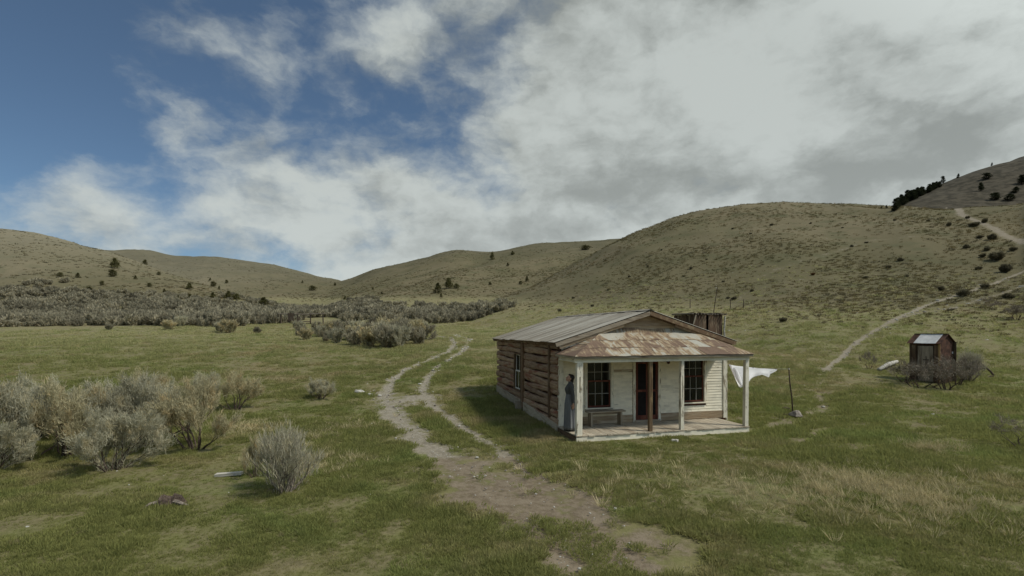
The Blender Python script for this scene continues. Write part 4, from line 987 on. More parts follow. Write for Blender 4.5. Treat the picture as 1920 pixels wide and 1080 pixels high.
# ------------------------------------------------------------------ plank shed dug into the slope behind the cabin
def shed():
    Yd = 38.; t = (1309 - 960) / F; c = Vector((t * Yd, Yd, 0)); zt = H + (HY - 588) / F * Yd; zb = zt - 1.75; c.z = zb
    r = empty('plank_shed', c, .35); tag(r, 'dark plank shed with ragged sod roof dug into the hillside', 'shed')
    w, dp, h = 2.55, 2.2, 1.65
    x = -w / 2; k = 0
    while x < w / 2 - .02:
        ww = R(.13, .2); 
        if not (-.32 < x < -.12): MB().box((x, -dp / 2, -.5), (min(x + ww, w / 2) - .012, -dp / 2 + .03, h - R(0, .06)), jit=.01).build('plank', M_shed, r)
        x += ww
    MB().box((-w / 2, -dp / 2 + .2, -.5), (w / 2, -dp / 2 + .22, h - .05)).build('inner_wall', M_dark, r)  # near-black backing puts the shade behind the plank gap into colour
    for sx in (-1, 1):
        y = -dp / 2 + .035
        while y < dp / 2:
            MB().box((sx * w / 2 - .015, y, -.5), (sx * w / 2 + .015, y + .17, h - R(0, .08)), jit=.008).build('plank', M_shed, r); y += .185
    MB().box((-w / 2, dp / 2 - .02, -.5), (w / 2, dp / 2, h)).build('wall', M_shed, r)
    for k in range(13):
        x = -w / 2 - .2 + k * .235; MB().tube([(x, -dp / 2 - R(.12, .35), h + .03 + R(-.02, .02)), (x + R(-.05, .05), dp / 2 + .1, h + .06)], R(.04, .06), 6).build('roof_pole', M_barkg, r)
    n = 14; vs = []
    for j in range(7):
        for i in range(n): vs.append((-w / 2 - .15 + (w + .35) * i / (n - 1), -dp / 2 - .1 + (dp + .25) * j / 6 + R(-.08, .08) * (j == 0), h + .1 + R(-.03, .04)))
    MB().add(vs, [(j * n + i, j * n + i + 1, (j + 1) * n + i + 1, (j + 1) * n + i) for j in range(6) for i in range(n - 1)]).build('sod_roof', flat('sod', (.2, .17, .09), .95, .1, 5, .4, bs=1.), r)
    MB().tube([(-w / 2 - .5, -dp / 2 - .1, -.1), (-w / 2 + .1, -dp / 2 - .05, h - .05)], .05, 6).build('prop', M_greyz, r)
    MB().tube([(w / 2 + .12, -dp / 2 - .12, -.45), (w / 2 + .05, -dp / 2 - .12, .5), (w / 2 + .16, -dp / 2 - .1, h - .1)], [.07, .06, .05], 7).build('prop', M_stone, r)
shed()
def lone_post(px, py, hpx, lab, lean=0.):
    p = ground_at(px, py); h = size_at(p, hpx)
    o = MB().tube([p - Vector((0, 0, .2)), p + Vector((lean * h * .5, 0, h * .5)), p + Vector((lean * h, 0, h))], [.045, .04, .03], 6).build('fence_post', M_pole, None); tag(o, lab, 'post')
lone_post(1337, 590, 52, 'tall thin leaning pole standing beside the dug-in shed', .16)
lone_post(1294, 578, 18, 'short thin post on the slope above the left end of the dug-in shed')
lone_post(1369, 580, 20, 'thin post on the slope right of the tall leaning pole', .05)
lone_post(1394, 577, 16, 'thin post on the slope, farthest right behind the cabin')

# ------------------------------------------------------------------ corral at the edge of the sagebrush
def corral():
    p = ground_at(566, 608); s = p.y / F
    r = empty('corral_fence', p, 0); tag(r, 'old pole corral with a dark gate at the sagebrush edge', 'fence')
    X = lambda px: (px - 566) * s
    zt = 21 * s
    for px, h in ((541, 20), (558, 22), (561, 14), (582, 22), (527, 18), (606, 18)): MB().tube([(X(px), R(-.05, .05), -.3), (X(px) + R(-.04, .04), 0, h * s)], .09, 6).build('post', M_bark, r)
    for a, b, z in ((522, 560, .93), (556, 590, .9), (580, 612, .95), (556, 584, .25), (545, 586, .1)): MB().tube([(X(a), -.12, zt * z), (X((a + b) / 2), -.1, zt * z - .04), (X(b), -.12, zt * (z - .02))], .06, 6).build('rail', M_barkg if z > .5 else M_bark, r)
    for k in range(5): MB().box((X(541.5 + k * 2.2), -.25, .5), (X(541.5 + k * 2.2) + .13, -.2, zt * 1.0 + R(-.1, .1))).build('gate_board', M_bark, r)
corral()
q = ground_at(1648, 697); e = ground_at(1682, 684)
o = MB().tube([q + Vector((0, 0, .12)), q + (e - q) * .5 + Vector((0, 0, .22)), e + Vector((0, 0, .2))], [.10, .13, .09], 8).build('bleached_log', M_stone, None, True); tag(o, 'bleached white log lying left of the outhouse bush', 'log')

# ------------------------------------------------------------------ shrubs and trees
def rvec(n): v = rng.normal(size=(n, 3)); return v / np.linalg.norm(v, axis=1)[:, None]
def unit(v): return v / (np.linalg.norm(v, axis=-1, keepdims=True) + 1e-9)
def blades(P, D, ln, wd, mat, name):
    """one narrow pointed leaf per row: foot P, direction D, length, width"""
    n = len(P); side = unit(np.cross(D, rvec(n))); bend = unit(D + rvec(n) * .25)
    a = P - side * wd[:, None] / 2; b = P + side * wd[:, None] / 2; mid = P + D * ln[:, None] * .55
    c = mid + side * wd[:, None] * .5; d = mid - side * wd[:, None] * .5; e = mid + bend * ln[:, None] * .45
    V = np.stack([a, b, c, e, d], 1).reshape(-1, 3); k = np.arange(n)[:, None] * 5
    Fq = np.concatenate([k + np.array([[0, 1, 2, 4]]), k + np.array([[4, 2, 3, 3]])], 0)
    T = np.concatenate([k + np.array([[0, 1, 2]]), k + np.array([[0, 2, 4]]), k + np.array([[4, 2, 3]])], 0)
    return np_mesh(name, V, T, mat)
def grow(seed, h, spread, stems, depth, kids, low=False):
    """woody skeleton: returns a branch mesh builder and the list of (tip, direction)"""
    rs = random.Random(seed); mb = MB(); tips = []
    def br(p, d, ln, rad, lev):
        pts = [p]; rads = [rad]; q = p.copy(); dd = d.copy(); n = 4
        for i in range(n):
            dd = (dd + Vector((rs.gauss(0, .16), rs.gauss(0, .16), rs.gauss(.07, .12)))).normalized(); q = q + dd * ln / n; pts.append(q.copy()); rads.append(rad * (1 - .14 * (i + 1)))
            if lev >= depth - 1 or (low and i > 0): tips.append((q.copy(), dd.copy()))
        mb.tube(pts, rads, 5 if lev < 2 else 3, cap=False)
        if lev < depth:
            for k in range(rs.choice(kids)):
                nd = (dd + Vector((rs.gauss(0, .5), rs.gauss(0, .5), rs.gauss(.18, .25)))).normalized()
                br(pts[rs.choice((-1, -1, -2))], nd, ln * rs.uniform(.62, .85), rads[-1] * .72, lev + 1)
    for k in range(stems):
        a = 2 * math.pi * (k + rs.uniform(-.3, .3)) / stems; lean = rs.uniform(.2, 1.25) ** 1.2 * spread
        d = Vector((math.cos(a) * lean, math.sin(a) * lean, 1)).normalized()
        br(Vector((math.cos(a) * .06, math.sin(a) * .06, -.12)), d, h * rs.uniform(.36, .48), h * rs.uniform(.018, .03), 0)
    return mb, tips
def foliage(tips, per, ln, wd, up, jit, back, mat, name, keep=1.):
    P = np.array([t[0] for t in tips]); D = np.array([t[1] for t in tips])
    i = rng.integers(0, len(P), int(len(P) * per * keep)); D0 = D[i]
    d = unit(D0 + np.array([0, 0, up]) + rng.normal(size=(len(i), 3)) * jit)
    p = P[i] - D0 * rng.uniform(0, back, len(i))[:, None] + rng.normal(size=(len(i), 3)) * back * .28
    return blades(p, d, rng.uniform(*ln, len(i)), rng.uniform(*wd, len(i)), mat, name)
SAGE_HERO = []
for k, (h, sp, st, mat) in enumerate(((1.7, 1.15, 9, M_sage), (1.7, .95, 8, M_sagey), (1.7, 1.5, 10, M_sage), (1.7, 1.1, 8, M_sagey), (1.7, .8, 10, M_sage))):
    mb, tips = grow(40 + k, 1.45, sp, st, 3, (2, 2, 3), k == 2)
    SAGE_HERO.append((mb.mesh('branches', M_bark if k != 4 else M_barkg), foliage(tips, 22 if k != 4 else 17, (.05, .14), (.007, .013), .45, .55, .17, mat, 'foliage')))
SAGE_MID = []
for k in range(4):
    mb, tips = grow(60 + k, 1.4, 1.2, 8, 2, (2, 3, 3), True)
    SAGE_MID.append((mb.mesh('branches', M_bark), foliage(tips, 13, (.10, .22), (.022, .04), .5, .6, .2, (M_sage, M_sagefar, M_sagey, M_sagefar)[k], 'foliage')))
SAGE_FAR = []
for k in range(4):
    mb, tips = grow(80 + k, 1.3, 1.2, 7, 1, (3, 4), True)
    SAGE_FAR.append(foliage(tips, 9, (.18, .36), (.06, .11), .5, .7, .3, M_sagefar, 'sagebrush'))
FAN = []
for k in range(1):
    mb, tips = grow(33, 1.5, .75, 16, 2, (2, 3), True)
    FAN.append((mb.mesh('branches', M_barkg), foliage(tips, 9, (.07, .2), (.006, .012), .7, .3, .2, leafmat('grey_sagebrush_twigs', (.28, .26, .185), (.48, .45, .32), (.56, .50, .30), .4), 'foliage')))
BARE = []
for k in range(3):
    mb, tips = grow(95 + k, 1.3, 1.1, 6, 4, (2, 2, 3))
    BARE.append((mb.mesh('branches', M_bark), foliage(tips, 2.2, (.06, .2), (.006, .012), .2, .5, .12, M_drybrush, 'twigs')))

def shrub(kind, p, height, width, label, group=None, name='sagebrush', rz=None, src_h=1.75, src_w=1.9, cat='shrub'):
    br, fo = kind; r = empty(name, (p.x, p.y, p.z - .02), R(0, 6.28) if rz is None else rz); r.scale = (width / src_w, width / src_w, height / src_h)
    tag(r, label, cat, group)
    link('branches', br, r); link('twigs' if 'twig' in fo.name else 'foliage', fo, r); return r
HX = lambda me: (max(v.co.z for v in me.vertices), max(math.hypot(v.co.x, v.co.y) for v in me.vertices) * 1.75)
DIM = {id(k): HX(k[1]) for k in SAGE_HERO + SAGE_MID + BARE + FAN}
def place(kind, px, py, top, wpx, label, group=None, name='sagebrush', Z=None, rz=None):
    if Z: t = (px - 960) / F; p = Vector((t * Z, Z, tz(t * Z, Z)))
    else: p = ground_at(px, py)
    h = (H + (HY - top) / F * p.y) - p.z; w = size_at(p, wpx); d = DIM[id(kind)]
    return shrub(kind, p, h, w, label, group, name, rz, d[0], d[1])
HS = SAGE_HERO
place(HS[0], 40, 862, 682, 240, 'tall silvery sagebrush at the left picture edge, highest of the front thicket')
place(HS[3], 128, 852, 696, 215, 'sagebrush with orange-tinged tips, second from the left in the front thicket')
place(HS[2], 212, 880, 748, 200, 'low grey-green sagebrush nearest the viewer in the front thicket')
place(HS[4], 268, 838, 686, 195, 'grey sagebrush with open dark limbs in the middle of the front thicket')
place(HS[1], 365, 842, 698, 180, 'yellow-green sagebrush on dark trunks at the right end of the front thicket')
place(HS[0], 300, 800, 700, 185, 'grey-green sagebrush half hidden in the middle of the front thicket', Z=14.5)
place(HS[3], 285, 0, 683, 125, 'straw-tipped sagebrush standing tallest behind the middle of the thicket', Z=17.5)
place(HS[4], 385, 0, 689, 90, 'bluish grey sagebrush behind the right end of the front thicket', Z=18.5)
place(HS[1], 442, 768, 690, 105, 'round sagebrush set off at the back right of the front thicket')
place(HS[2], 165, 0, 705, 170, 'sagebrush behind the orange-tipped one in the front thicket', Z=14.5)
place(HS[2], -15, 890, 770, 160, 'dark low sagebrush cut by the left picture edge', Z=11.)
place(FAN[0], 535, 922, 774, 175, 'lone grey twiggy sagebrush in the foreground right of the thicket')
place(HS[1], 478, 860, 808, 60, 'small pale sagebrush tuft left of the lone foreground sagebrush', Z=10.6)
place(HS[0], 600, 747, 700, 88, 'small round sagebrush alone on the pasture near the track')
place(HS[2], 60, 0, 698, 190, 'sagebrush behind the tall silvery one at the left picture edge', Z=14.)
place(HS[0], 225, 0, 700, 150, 'sagebrush at the back of the thicket, left of the straw-tipped tallest one', Z=16.)
BH = BARE
place(BH[0], 1722, 726, 655, 120, 'tangled bare bush in front of the outhouse, nearest its door', name='bare_bush')
place(BH[2], 1772, 730, 668, 95, 'dark twiggy bush hiding the foot of the outhouse door', name='bare_bush')
place(BH[1], 1795, 722, 662, 110, 'tangled bare bush at the right of the outhouse', name='bare_bush')
place(FAN[0], 1815, 714, 645, 75, 'feathery grey bush behind the outhouse bushes', name='bush')
place(BH[2], 1700, 718, 668, 70, 'low dark bare bush at the left of the outhouse bushes', name='bare_bush')
place(BH[1], 1628, 692, 652, 36, 'small bare bush beside the bleached log', name='bare_bush')
place(BH[0], 1925, 845, 762, 150, 'dark bare bush cut by the right picture edge', name='bare_bush', Z=13.)
place(BH[2], 1905, 600, 565, 60, 'dark bare bush on the slope at the right picture edge above the outhouse', name='bare_bush')
place(BH[0], 1852, 580, 552, 55, 'dark spreading bush on the slope below the footpath', name='bare_bush')
def dead_branch():
    p = ground_at(1850, 708); q = p.y / F
    pts = lambda L: [p + Vector(((x - 1850) * q, dy, (708 - y) * q)) for x, y, dy in L]
    r = MB().tube(pts([(1866, 709, 0), (1861, 697, .1), (1850, 686, .2), (1840, 677, .2), (1825, 674, .1)]), [.06, .05, .04, .03, .015], 6).build('dead_branch', M_bark, None, True)
    tag(r, 'arched dead branch right of the outhouse bushes', 'branch')
    MB().tube(pts([(1845, 682, .2), (1838, 690, 0), (1828, 698, -.2)]), [.03, .025, .012], 5).build('twig', M_barkg, r); MB().tube(pts([(1856, 692, .15), (1843, 690, .4), (1832, 692, .6)]), [.03, .02, .01], 5).build('twig', M_bark, r)
    MB().tube(pts([(1866, 709, 0), (1850, 704, -.3), (1835, 707, -.4)]), [.05, .035, .015], 5).build('twig', M_bark, r)
dead_branch()

# island of sagebrush beside the track bend
isl = []
for i in range(26):
    f = i / 25; px = 560 + 240 * f + R(-8, 8); row = i % 3
    py = 628 + 16 * min(1, f * 1.6) + (row - 1) * 7 - (6 if f > .85 else 0); hpx = R(19, 26) + 26 * min(1, f * 1.6) ** 1.5 - (12 if f > .9 else 0)
    isl.append((px, py, hpx))
ORD = ['first', 'second', 'third', 'fourth', 'fifth', 'sixth', 'seventh', 'eighth', 'ninth']
rows_ = {r: sorted(i for i in range(26) if i % 3 == r) for r in range(3)}
for r_ in rows_: rows_[r_].sort(key=lambda i: isl[i][0])
for k, (px, py, hpx) in enumerate(isl):
    p = ground_at(px, py); h = size_at(p, hpx); kd = SAGE_MID[k % 4]; d = DIM[id(kd)]
    shrub(kd, p, h, h * R(1.15, 1.5), 'sagebrush %s from the left in the %s row of the island beside the track bend' % (ORD[rows_[k % 3].index(k)], ('back', 'middle', 'front')[k % 3]), 'sagebrush island by the track bend', src_h=d[0], src_w=d[1])
for px, py, hp in ((12, 606, 14), (38, 612, 9), (205, 618, 14), (318, 618, 22), (430, 624, 30), (412, 622, 24), (483, 625, 14), (340, 612, 24), (960, 650, 14), (945, 640, 10)):
    p = ground_at(px, py); h = size_at(p, hp); kd = SAGE_MID[int(px) % 4]; d = DIM[id(kd)]
    shrub(kd, p, h, h * 1.4, {12: 'sagebrush at the field edge nearest the left picture edge', 38: 'dwarf sagebrush standing out in the field near the left picture edge', 205: 'small sagebrush stepping out of the band below the left hill', 318: 'sagebrush at the field edge left of the middle of the band', 430: 'pale rounded sagebrush standing farthest into the field before the corral', 412: 'sagebrush touching the pale rounded one at the field edge', 483: 'small sparse sagebrush on the field between band and corral', 340: 'taller sagebrush at the front of the band left of the corral', 960: 'low pale shrub in the grass behind the cabin roof corner', 945: 'lower pale shrub left of the one behind the cabin roof corner'}[px], src_h=d[0], src_w=d[1])

def scatter(name, P, rotz, scl, srcs, idx, label, cat, tilt=None):
    """points carrying instances through a geometry node tree: for growth nobody could count"""
    me = bpy.data.meshes.new(name); me.vertices.add(len(P)); me.vertices.foreach_set('co', np.asarray(P, np.float32).ravel())
    rot = np.zeros((len(P), 3), np.float32); rot[:, 2] = rotz
    if tilt is not None: rot[:, 0] = tilt
    a = me.attributes.new('rot', 'FLOAT_VECTOR', 'POINT'); a.data.foreach_set('vector', rot.ravel())
    a = me.attributes.new('scl', 'FLOAT_VECTOR', 'POINT'); a.data.foreach_set('vector', np.asarray(scl, np.float32).ravel())
    a = me.attributes.new('pick', 'INT', 'POINT'); a.data.foreach_set('value', np.asarray(idx, np.int32))
    o = link(name, me); tag(o, label, cat, kind='stuff')
    g = bpy.data.node_groups.new(name, 'GeometryNodeTree'); t = NT(g)
    g.interface.new_socket('Geometry', in_out='INPUT', socket_type='NodeSocketGeometry'); g.interface.new_socket('Geometry', in_out='OUTPUT', socket_type='NodeSocketGeometry')
    gi = t.add('NodeGroupInput'); go = t.add('NodeGroupOutput'); join = t.add('GeometryNodeJoinGeometry')
    def attr(n, typ):
        q = t.add('GeometryNodeInputNamedAttribute', data_type=typ); q.inputs['Name'].default_value = n; return q.outputs[0]
    for k, sm in enumerate(srcs):
        so = bpy.data.objects.new(name + '_piece', sm); oi = t.add('GeometryNodeObjectInfo'); oi.inputs['Object'].default_value = so; oi.inputs['As Instance'].default_value = True
        cmp = t.add('FunctionNodeCompare', data_type='INT', operation='EQUAL'); t.set([s for s in cmp.inputs if s.type == 'INT'][0], attr('pick', 'INT')); [s for s in cmp.inputs if s.type == 'INT'][1].default_value = k
        ip = t.add('GeometryNodeInstanceOnPoints'); t.set(ip.inputs['Points'], gi.outputs[0]); t.set(ip.inputs['Selection'], cmp.outputs[0]); t.set(ip.inputs['Instance'], oi.outputs['Geometry'])
        t.set(ip.inputs['Rotation'], attr('rot', 'FLOAT_VECTOR')); t.set(ip.inputs['Scale'], attr('scl', 'FLOAT_VECTOR')); g.links.new(ip.outputs[0], join.inputs[0])
    t.set(go.inputs[0], join); md = o.modifiers.new('scatter', 'NODES'); md.node_group = g; return o

# the dense band of sagebrush at the foot of the hills: the nearest as single shrubs, the rest as one mass
def band():
    cand = []
    n = 9000; px = rng.uniform(-150, 950, n); Y = np.exp(rng.uniform(math.log(58), math.log(190), n)); t = (px - 960) / F; X = t * Y; z, h = terr(X, Y, True)
    front = np.interp(px, [-150, 0, 250, 420, 560, 640, 700, 800, 870, 1000, 1130], [66, 68, 72, 68, 80, 84, 84, 78, 82, 95, 110])
    back = np.interp(px, [-150, 0, 100, 300, 500, 650, 800, 900, 1000, 1130], [105, 108, 116, 132, 150, 140, 125, 108, 95, 90])
    dn = fbm(X / 14, Y / 14, 3)
    ok = (Y > front + dn * 7) & (Y < back + dn * 25) & (dn + (h < 4) * .35 > -.12) & (rng.random(n) < np.clip(1.25 - h / 16, .1, 1)) & ~((px > 560) & (px < 640) & (Y < 92) & (dn < .1))
    X, Y, z = X[ok], Y[ok], z[ok]; px = px[ok]; order = np.argsort(Y)
    X, Y, z, px = X[order], Y[order], z[order], px[order]
    keep = []; 
    for i in range(len(X)):
        if all((X[i] - X[j]) ** 2 + (Y[i] - Y[j]) ** 2 > 1.7 for j in keep[-80:]): keep.append(i)
    X, Y, z, px = X[keep], Y[keep], z[keep], px[keep]
    hh = rng.uniform(1.1, 2.4, len(X)) * (1 - .25 * (Y > 110)); d = [HX(m) for m in SAGE_FAR]; N = 235
    for i in range(min(N, len(X))):
        k = i % 4; lab = 'grey-green sagebrush in the dense band along the far field edge' if px[i] < 640 else 'grey-green sagebrush in the patch below the middle hill'
        o = link('sagebrush', SAGE_FAR[k], None, (X[i], Y[i], z[i] - .03), (0, 0, R(0, 6.28)), (hh[i] * 1.45 / d[k][1], hh[i] * 1.45 / d[k][1], hh[i] / d[k][0]))
        tag(o, lab, 'shrub', 'sagebrush in the band along the far field edge' if px[i] < 640 else 'sagebrush below the middle hill')
    P = np.stack([X, Y, z - .03], 1)[N:]; s = hh[N:]; w = s * 1.6 / d[0][1]
    scatter('distant_sagebrush', P, rng.uniform(0, 6.28, len(P)), np.stack([w, w, s / d[0][0]], 1), SAGE_FAR, rng.integers(0, 4, len(P)), 'mass of far sagebrush covering the foot of the hills', 'shrubs')
band()

# junipers and pines on the hills
def make_tree(seed, h, rad, conic, mat, n, ln, wd):
    rs = np.random.default_rng(seed)
    tr = MB().tube([(0, 0, -.3), (.04 * h * (seed % 3 - 1), 0, h * .45), (0, 0, h * .9)], [h * .03, h * .022, h * .006], 6)
    for k in range(6):
        a = k * 2.4; z = h * (.2 + .1 * k); l = rad * (1 - .1 * k) * .8; tr.tube([(0, 0, z), (math.cos(a) * l, math.sin(a) * l, z + l * .35)], [h * .012, h * .004], 4, cap=False)
    nc = 34; f = rs.uniform(0, 1, nc); zc = h * (.10 + .86 * f); prof = (1 - f) ** .75 if conic else np.sin(np.pi * (.12 + .85 * f)) ** .8
    a = rs.uniform(0, 6.28, nc); rr = rad * prof * rs.uniform(.35, .95, nc); cen = np.stack([np.cos(a) * rr, np.sin(a) * rr, zc], 1)
    i = rs.integers(0, nc, n); sz = rad * (.22 + .2 * prof[i]); P = cen[i] + rs.normal(size=(n, 3)) * sz[:, None] * np.array([.6, .6, .5])
    D = unit(rs.normal(size=(n, 3)) * .7 + unit(P - np.array([0, 0, h * .35])) * .8 + np.array([0, 0, .4]))
    return tr.mesh('trunk', M_bark), blades(P, D, rs.uniform(*ln, n), rs.uniform(*wd, n), mat, 'crown')
JUN = [make_tree(1, 4, 1.5, True, M_juniper, 1100, (.3, .6), (.1, .2)), make_tree(2, 4, 1.9, False, M_juniper, 1100, (.3, .6), (.1, .2)), make_tree(5, 4, 1.25, True, M_juniper, 900, (.3, .6), (.1, .2))]
PIN = [make_tree(11, 8, 2.0, True, M_pine, 900, (.6, 1.2), (.2, .4)), make_tree(12, 8, 2.2, False, M_pine, 900, (.6, 1.2), (.2, .4))]
def tree(kind, px, py, hpx, wk, label, group, name, srch):
    p = ground_at(px, py); s = size_at(p, hpx) / srch
    r = empty(name, p, R(0, 6.28)); r.scale = (s * wk, s * wk, s); tag(r, label, 'tree', group); link('trunk', kind[0], r); link('crown', kind[1], r); return r
JL = [(215, 503, 18, 1.15, 'largest juniper high on the pale left hill'), (211, 519, 13, 1.1, 'round juniper just below the largest one on the left hill'), (272, 496, 9, 1.5, 'flat-topped juniper right of the largest one near the left hill crest'),
      (168, 550, 11, 2.1, 'wide spreading juniper low on the left hill'), (113, 519, 8, 1.3, 'small juniper farthest left on the left hill'), (146, 521, 9, 1.3, 'small juniper second from the left on the left hill'),
      (355, 543, 12, 1.3, 'dark juniper at the shaded edge of the left hill'), (298, 516, 6, 1.2, 'tiny juniper on the upper right flank of the left hill'), (254, 524, 7, 1.2, 'small juniper in the middle of the left hill'), (308, 550, 8, 1., 'narrow juniper at the lower right of the left hill'),
      (400, 538, 10, 1.1, 'upper juniper of the group where two hills meet'), (399, 562, 13, 1.3, 'round juniper at the foot of the far left hill'), (428, 560, 14, 1.2, 'darkest juniper at the foot of the far left hill'), (443, 562, 11, 1.3, 'juniper touching the darkest one on its right'),
      (356, 564, 12, 1.2, 'yellowish juniper at the foot of the left hill above the sagebrush'), (334, 563, 9, 1., 'slim juniper left of the yellowish one at the hill foot'), (280, 538, 7, 1.3, 'low juniper on the lower left hill'), (411, 543, 7, 1., 'small juniper right of the upper one where two hills meet'),
      (394, 526, 5, 1., 'tiny dark juniper halfway up the far left hill'), (425, 531, 6, 1., 'tiny juniper right of its twin on the far left hill'), (494, 573, 15, 1.7, 'broad golden-green juniper at the edge of the sagebrush flat'), (516, 574, 9, 1.5, 'low dark juniper beside the broad golden-green one'),
      (586, 545, 9, 1.6, 'dark juniper clump on the far left hill near the notch'), (567, 531, 5, 1., 'tiny juniper high on the far left hill'), (628, 536, 6, 1., 'tiny juniper right beside the notch of the hills'), (191, 535, 8, 1., 'slim juniper left of the centre of the left hill'),
      (923, 487, 13, 1.05, 'upright juniper on the crest of the middle hill'), (961, 478, 7, 1.5, 'low juniper near the skyline right of the upright one'), (1098, 469, 9, 2.2, 'wide dark juniper where the middle hill passes behind the near hill'), (821, 549, 18, 1.15, 'left juniper of the big pair on the middle hill'),
      (841, 541, 19, 1.2, 'right juniper of the big pair on the middle hill'), (856, 541, 9, 1.3, 'small round juniper right of the big pair'), (952, 499, 6, 1.4, 'low juniper on the reddish spur of the middle hill'), (988, 528, 10, .8, 'slim juniper at the edge of the near hill'), (976, 533, 6, 1.3, 'low bush-like juniper left of the slim one'),
      (827, 557, 7, 1.1, 'small juniper below the big pair'), (647, 562, 7, 1.1, 'left one of two small junipers near the valley notch'), (653, 562, 6, 1.1, 'right one of two small junipers near the valley notch'), (716, 552, 5, 1.2, 'tiny juniper low on the middle hill'), (919, 534, 5, 1.6, 'low dark juniper on the lower spur of the middle hill'), (699, 543, 4, 1., 'tiny juniper at the left flank of the middle hill')]
for k, (px, py, hp, wk, lab) in enumerate(JL): tree(JUN[k % 3], px, py, hp, wk, lab, 'junipers on the hills', 'juniper_tree', 4.)
PL = [(1768, 342, 13, .9, 'lone round-topped pine on the skyline of the far mountain'), (1797, 334, 8, 1.1, 'small pine higher up the far mountain skyline'), (1860, 310, 6, 1., 'tiny pine near the top of the far mountain skyline'), (1839, 358, 15, 1.2, 'dark pine alone on the open face of the far mountain'), (1866, 375, 13, 2., 'wide dark pine low on the far mountain face'),
      (1893, 376, 12, 2.2, 'broad dark pine at the far mountain foot near the picture edge'), (1850, 336, 11, 2.2, 'dark pine clump high on the far mountain face'), (1916, 345, 16, 1.8, 'dark pine at the right picture edge on the far mountain'), (1905, 362, 11, 2., 'dark pine left of the one at the right picture edge'), (1662, 391, 6, 1.2, 'small pine just left of the dark grove on the crest'), (1653, 391, 4, 1.2, 'tiny pine farthest left on the crest before the grove')]
for k, (px, py, hp, wk, lab) in enumerate(PL): tree(PIN[1 if k in (0, 4, 5, 6) else 0], px, py, hp, wk, lab, 'pines on the far mountain', 'pine_tree', 8.)
for i in range(80):
    f = R(0, 1) ** .9; px = 1678 + 85 * f; base = np.interp(px, [1678, 1700, 1750, 1770], [388, 374, 353, 345]); py = base + R(0, 9) * (1 - f * .6)
    tree(PIN[i % 2], px, py, R(11, 20) * (1 - .5 * f), R(.9, 1.5), 'dark pine in the grove along the far mountain ridge', 'pine grove on the far mountain', 'pine_tree', 8.)

# low shrubs on the near hill
_, tp = grow(120, 1., 1., 7, 2, (3, 4)); HSH = [foliage(tp, 9, (.15, .3), (.03, .06), .3, .6, .2, M_shrub, 'hill_shrub')]
_, tp = grow(121, 1., 1.1, 7, 2, (3, 4)); HSH.append(foliage(tp, 9, (.15, .3), (.03, .06), .3, .6, .2, M_shrub, 'hill_shrub'))
HOR = foliage(tp, 9, (.15, .3), (.03, .06), .3, .6, .2, M_orange, 'hill_shrub')
HL = [(1295, 505, 9), (1447, 423, 9), (1373, 430, 7), (1408, 439, 7), (1688, 490, 14), (1667, 503, 12), (1813, 466, 15), (1871, 487, 34), (1852, 470, 15), (1842, 482, 14), (1883, 511, 28), (1836, 506, 15), (1805, 555, 28), (1848, 541, 18), (1766, 545, 16), (1622, 522, 12), (1597, 463, 8), (1624, 456, 9),
      (1780, 424, 12), (1825, 425, 22), (1862, 450, 22), (1838, 447, 14), (1377, 562, 14), (1467, 604, 18), (1677, 414, 8), (1741, 415, 8), (1282, 519, 7), (1141, 545, 9), (1135, 489, 6), (1325, 487, 6), (1480, 503, 5), (1356, 529, 8), (1410, 547, 9), (1365, 560, 10), (1890, 560, 24), (1815, 410, 10), (1845, 418, 14), (1580, 428, 6), (1520, 420, 6), (1900, 470, 18), (1700, 520, 10), (1560, 535, 8), (1240, 470, 6), (1215, 500, 7), (1180, 520, 7), (1075, 560, 9), (1050, 585, 12), (1110, 575, 9)]
d0 = HX(HSH[0])
HLAB = {(1871, 487): 'widest dark shrub on the upper right slope near the picture edge', (1883, 511): 'wide shrub just below the widest one near the right picture edge', (1805, 555): 'wide low shrub between the two strands of the footpath', (1825, 425): 'wide shrub beside the upper road bend', (1862, 450): 'wide shrub just below the upper road', (1890, 560): 'wide shrub under the footpath near the right picture edge',
        (1688, 490): 'right one of two neighbouring dark shrubs on the open middle slope', (1667, 503): 'left one of two neighbouring dark shrubs on the open middle slope', (1467, 604): 'low dark shrub just above the porch roof corner', (1447, 423): 'dark shrub just below the top of the near hill', (1295, 505): 'dark shrub alone on the left flank of the near hill', (1900, 470): 'dark shrub between upper road and right picture edge',
        (1766, 545): 'dark shrub above the middle of the footpath', (1622, 522): 'dark shrub alone beside the faint cross-slope trail', (1848, 541): 'dark shrub touching the upper end of the footpath', (1377, 562): 'low shrub on the slope right of the thin posts behind the cabin'}
for k, (px, py, w) in enumerate(HL):
    p = ground_at(px, py); s = size_at(p, w) / d0[1]; o = link('hill_shrub', HSH[k % 2], None, p - Vector((0, 0, .03)), (0, 0, R(0, 6)), (s, s, s * R(.8, 1.1)))
    tag(o, HLAB.get((px, py), 'small low dark shrub dotted over the near grassy hill'), 'shrub', 'dark shrubs on the near hill')
p = ground_at(1525, 516); s = size_at(p, 10) / d0[1]; o = link('hill_shrub', HOR, None, p, (0, 0, 1), (s, s, s)); tag(o, 'single rust-coloured shrub in the middle of the near hill', 'shrub')

